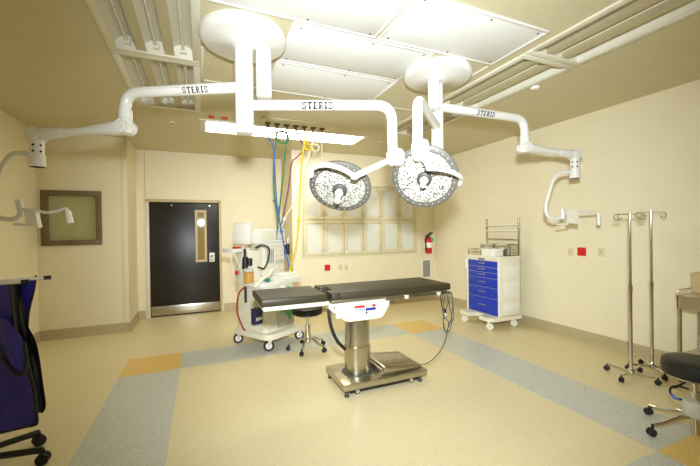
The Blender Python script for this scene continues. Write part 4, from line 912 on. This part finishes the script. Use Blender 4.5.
def cloth(left, right, D, thick, fold=.018, nx=16, ny=26, ph=0.):
    """a hanging panel between two side outlines (top to bottom), with soft vertical folds"""
    Lc, Rc = smooth([V(p[0], p[1], 0) for p in left], 8), smooth([V(p[0], p[1], 0) for p in right], 8)
    pick = lambda c, s: c[min(len(c)-1, int(s*(len(c)-1)))].lerp(c[min(len(c)-1, int(s*(len(c)-1))+1)], s*(len(c)-1)-int(s*(len(c)-1)))
    bm = BM(); F, B = [], []
    for j in range(ny+1):
        a, b = pick(Lc, j/ny), pick(Rc, j/ny); rf, rb = [], []
        for i in range(nx+1):
            s = i/nx; p = a.lerp(b, s); dd = D + fold*(.3+.7*j/ny)*math.sin(s*9+ph+1.2*math.sin(j/ny*3)) + .012*math.sin(j*.55+s*4) + .05*(s-.5)**2
            rf.append(bm.verts.new(at(p.x, p.y, dd-thick/2))); rb.append(bm.verts.new(at(p.x, p.y, dd+thick/2)))
        F.append(rf); B.append(rb)
    for g in (F, B):
        for j in range(ny):
            for i in range(nx): bm.faces.new((g[j][i], g[j][i+1], g[j+1][i+1], g[j+1][i]))
    for j in range(ny):
        for i in (0, nx): bm.faces.new((F[j][i], F[j+1][i], B[j+1][i], B[j][i]))
    for i in range(nx):
        for j in (0, ny): bm.faces.new((F[j][i], F[j][i+1], B[j][i+1], B[j][i]))
    edge = [F[j][nx].co.lerp(B[j][nx].co, .5) for j in range(ny+1)] + [F[ny][i].co.lerp(B[ny][i].co, .5) for i in range(nx-1, -1, -1)]
    return bm, edge
t = thing('lead_apron', 'navy blue lead apron with black binding, front one on the rack', 'apron', at(5, 283, DA), 0, 'lead aprons on the rack')
bm, edge = cloth([(-40, 281), (-40, 330), (-40, 380), (-40, 442)], [(10, 281), (12.5, 310), (17, 340), (26, 360), (33, 385), (36, 405), (36.5, 424)], DA, .014)
obj('apron_panel', bm, 'navy', t, True)
bm = BM(); tube(bm, [e.copy() for e in edge[::2]], .011, 8, 2); obj('binding', bm, 'black', t, True)
bm, edge = cloth([(-12, 318), (-9, 340), (0, 354), (10, 369), (19, 373)], [(5, 318), (14, 328), (22, 338), (26, 352), (25, 370)], DA-.035, .012, .006, 10, 10)
fl = obj('front_flap', bm, 'navy', t, True)
bm = BM(); tube(bm, [at(-9, 341, DA-.04), at(0, 355, DA-.045), at(10, 369, DA-.045), at(19, 374.5, DA-.045), at(25, 371, DA-.045), at(26.5, 360, DA-.045), at(24, 342, DA-.045)], .011, 8); obj('flap_binding', bm, 'black', fl, True)
t = thing('lead_apron', 'navy blue lead apron with wide black edge, hanging behind the front one', 'apron', at(22, 280, DA+.12), 0, 'lead aprons on the rack')
bm, edge = cloth([(-30, 283), (-20, 320), (-10, 360), (5, 408)], [(35, 277), (33, 292), (28.5, 312), (27, 328), (34, 340), (38.5, 356), (42, 382), (45.5, 405), (43, 412)], DA+.13, .014, .012, ph=1.)
obj('apron_panel', bm, 'navy', t, True)
bm, edge2 = cloth([(10.5, 284), (12, 300), (15, 325), (18, 345), (26, 362), (31, 385), (34, 412)], [(20.5, 284), (24, 305), (28, 325), (34.5, 338), (39, 354), (43, 382), (46, 405), (43, 413)], DA+.10, .014, .01, ph=.4)
obj('black_facing', bm, 'black', t, True)
bm = BM(); tube(bm, [at(36, 275.5, DA+.13), at(34, 290, DA+.13), at(29, 311, DA+.13), at(27.5, 326, DA+.13)], .007, 8); obj('binding', bm, 'black', t, True)

# ------------------------------------------------------------------ light
def light(kind, name, loc, energy, color, **k):
    d = bpy.data.lights.new(name, kind); d.energy = energy; d.color = color
    for a, b in k.items(): setattr(d, a, b)
    o = bpy.data.objects.new(name, d); COL.objects.link(o); o.location = loc; return o
def aim(o, target): o.rotation_euler = (Vector(target)-o.location).to_track_quat('-Z', 'Y').to_euler()
# the photographer's flash beside the camera
fl = light('SPOT', 'camera_flash', (.02, -.05, 1.95), 980, (.93, 1, 1.05), spot_size=R(104), spot_blend=1.0, shadow_soft_size=.09)
aim(fl, (1.95, 3.5, 1.7))

W = bpy.data.worlds.new('World'); S.world = W; W.use_nodes = True
W.node_tree.nodes['Background'].inputs['Color'].default_value = (.9, .85, .7, 1); W.node_tree.nodes['Background'].inputs['Strength'].default_value = .1

# ------------------------------------------------------------------ camera
cd = bpy.data.cameras.new('Camera'); cam = bpy.data.objects.new('Camera', cd); COL.objects.link(cam)
cd.sensor_fit = 'HORIZONTAL'; cd.sensor_width = 36; cd.lens = 36*F_PX/700; cd.clip_start = .02
m = Matrix((CR, CU, -CF)).transposed().to_4x4(); m.translation = CAM; cam.matrix_world = m
S.camera = cam
S.view_settings.view_transform = 'Standard'; S.view_settings.look = 'None'; S.view_settings.gamma = 1; S.view_settings.exposure = .12
S.view_settings.use_curve_mapping = False
S.cycles.use_denoising = True
S.cycles.max_bounces = 10; S.cycles.diffuse_bounces = 6; S.cycles.transparent_max_bounces = 16
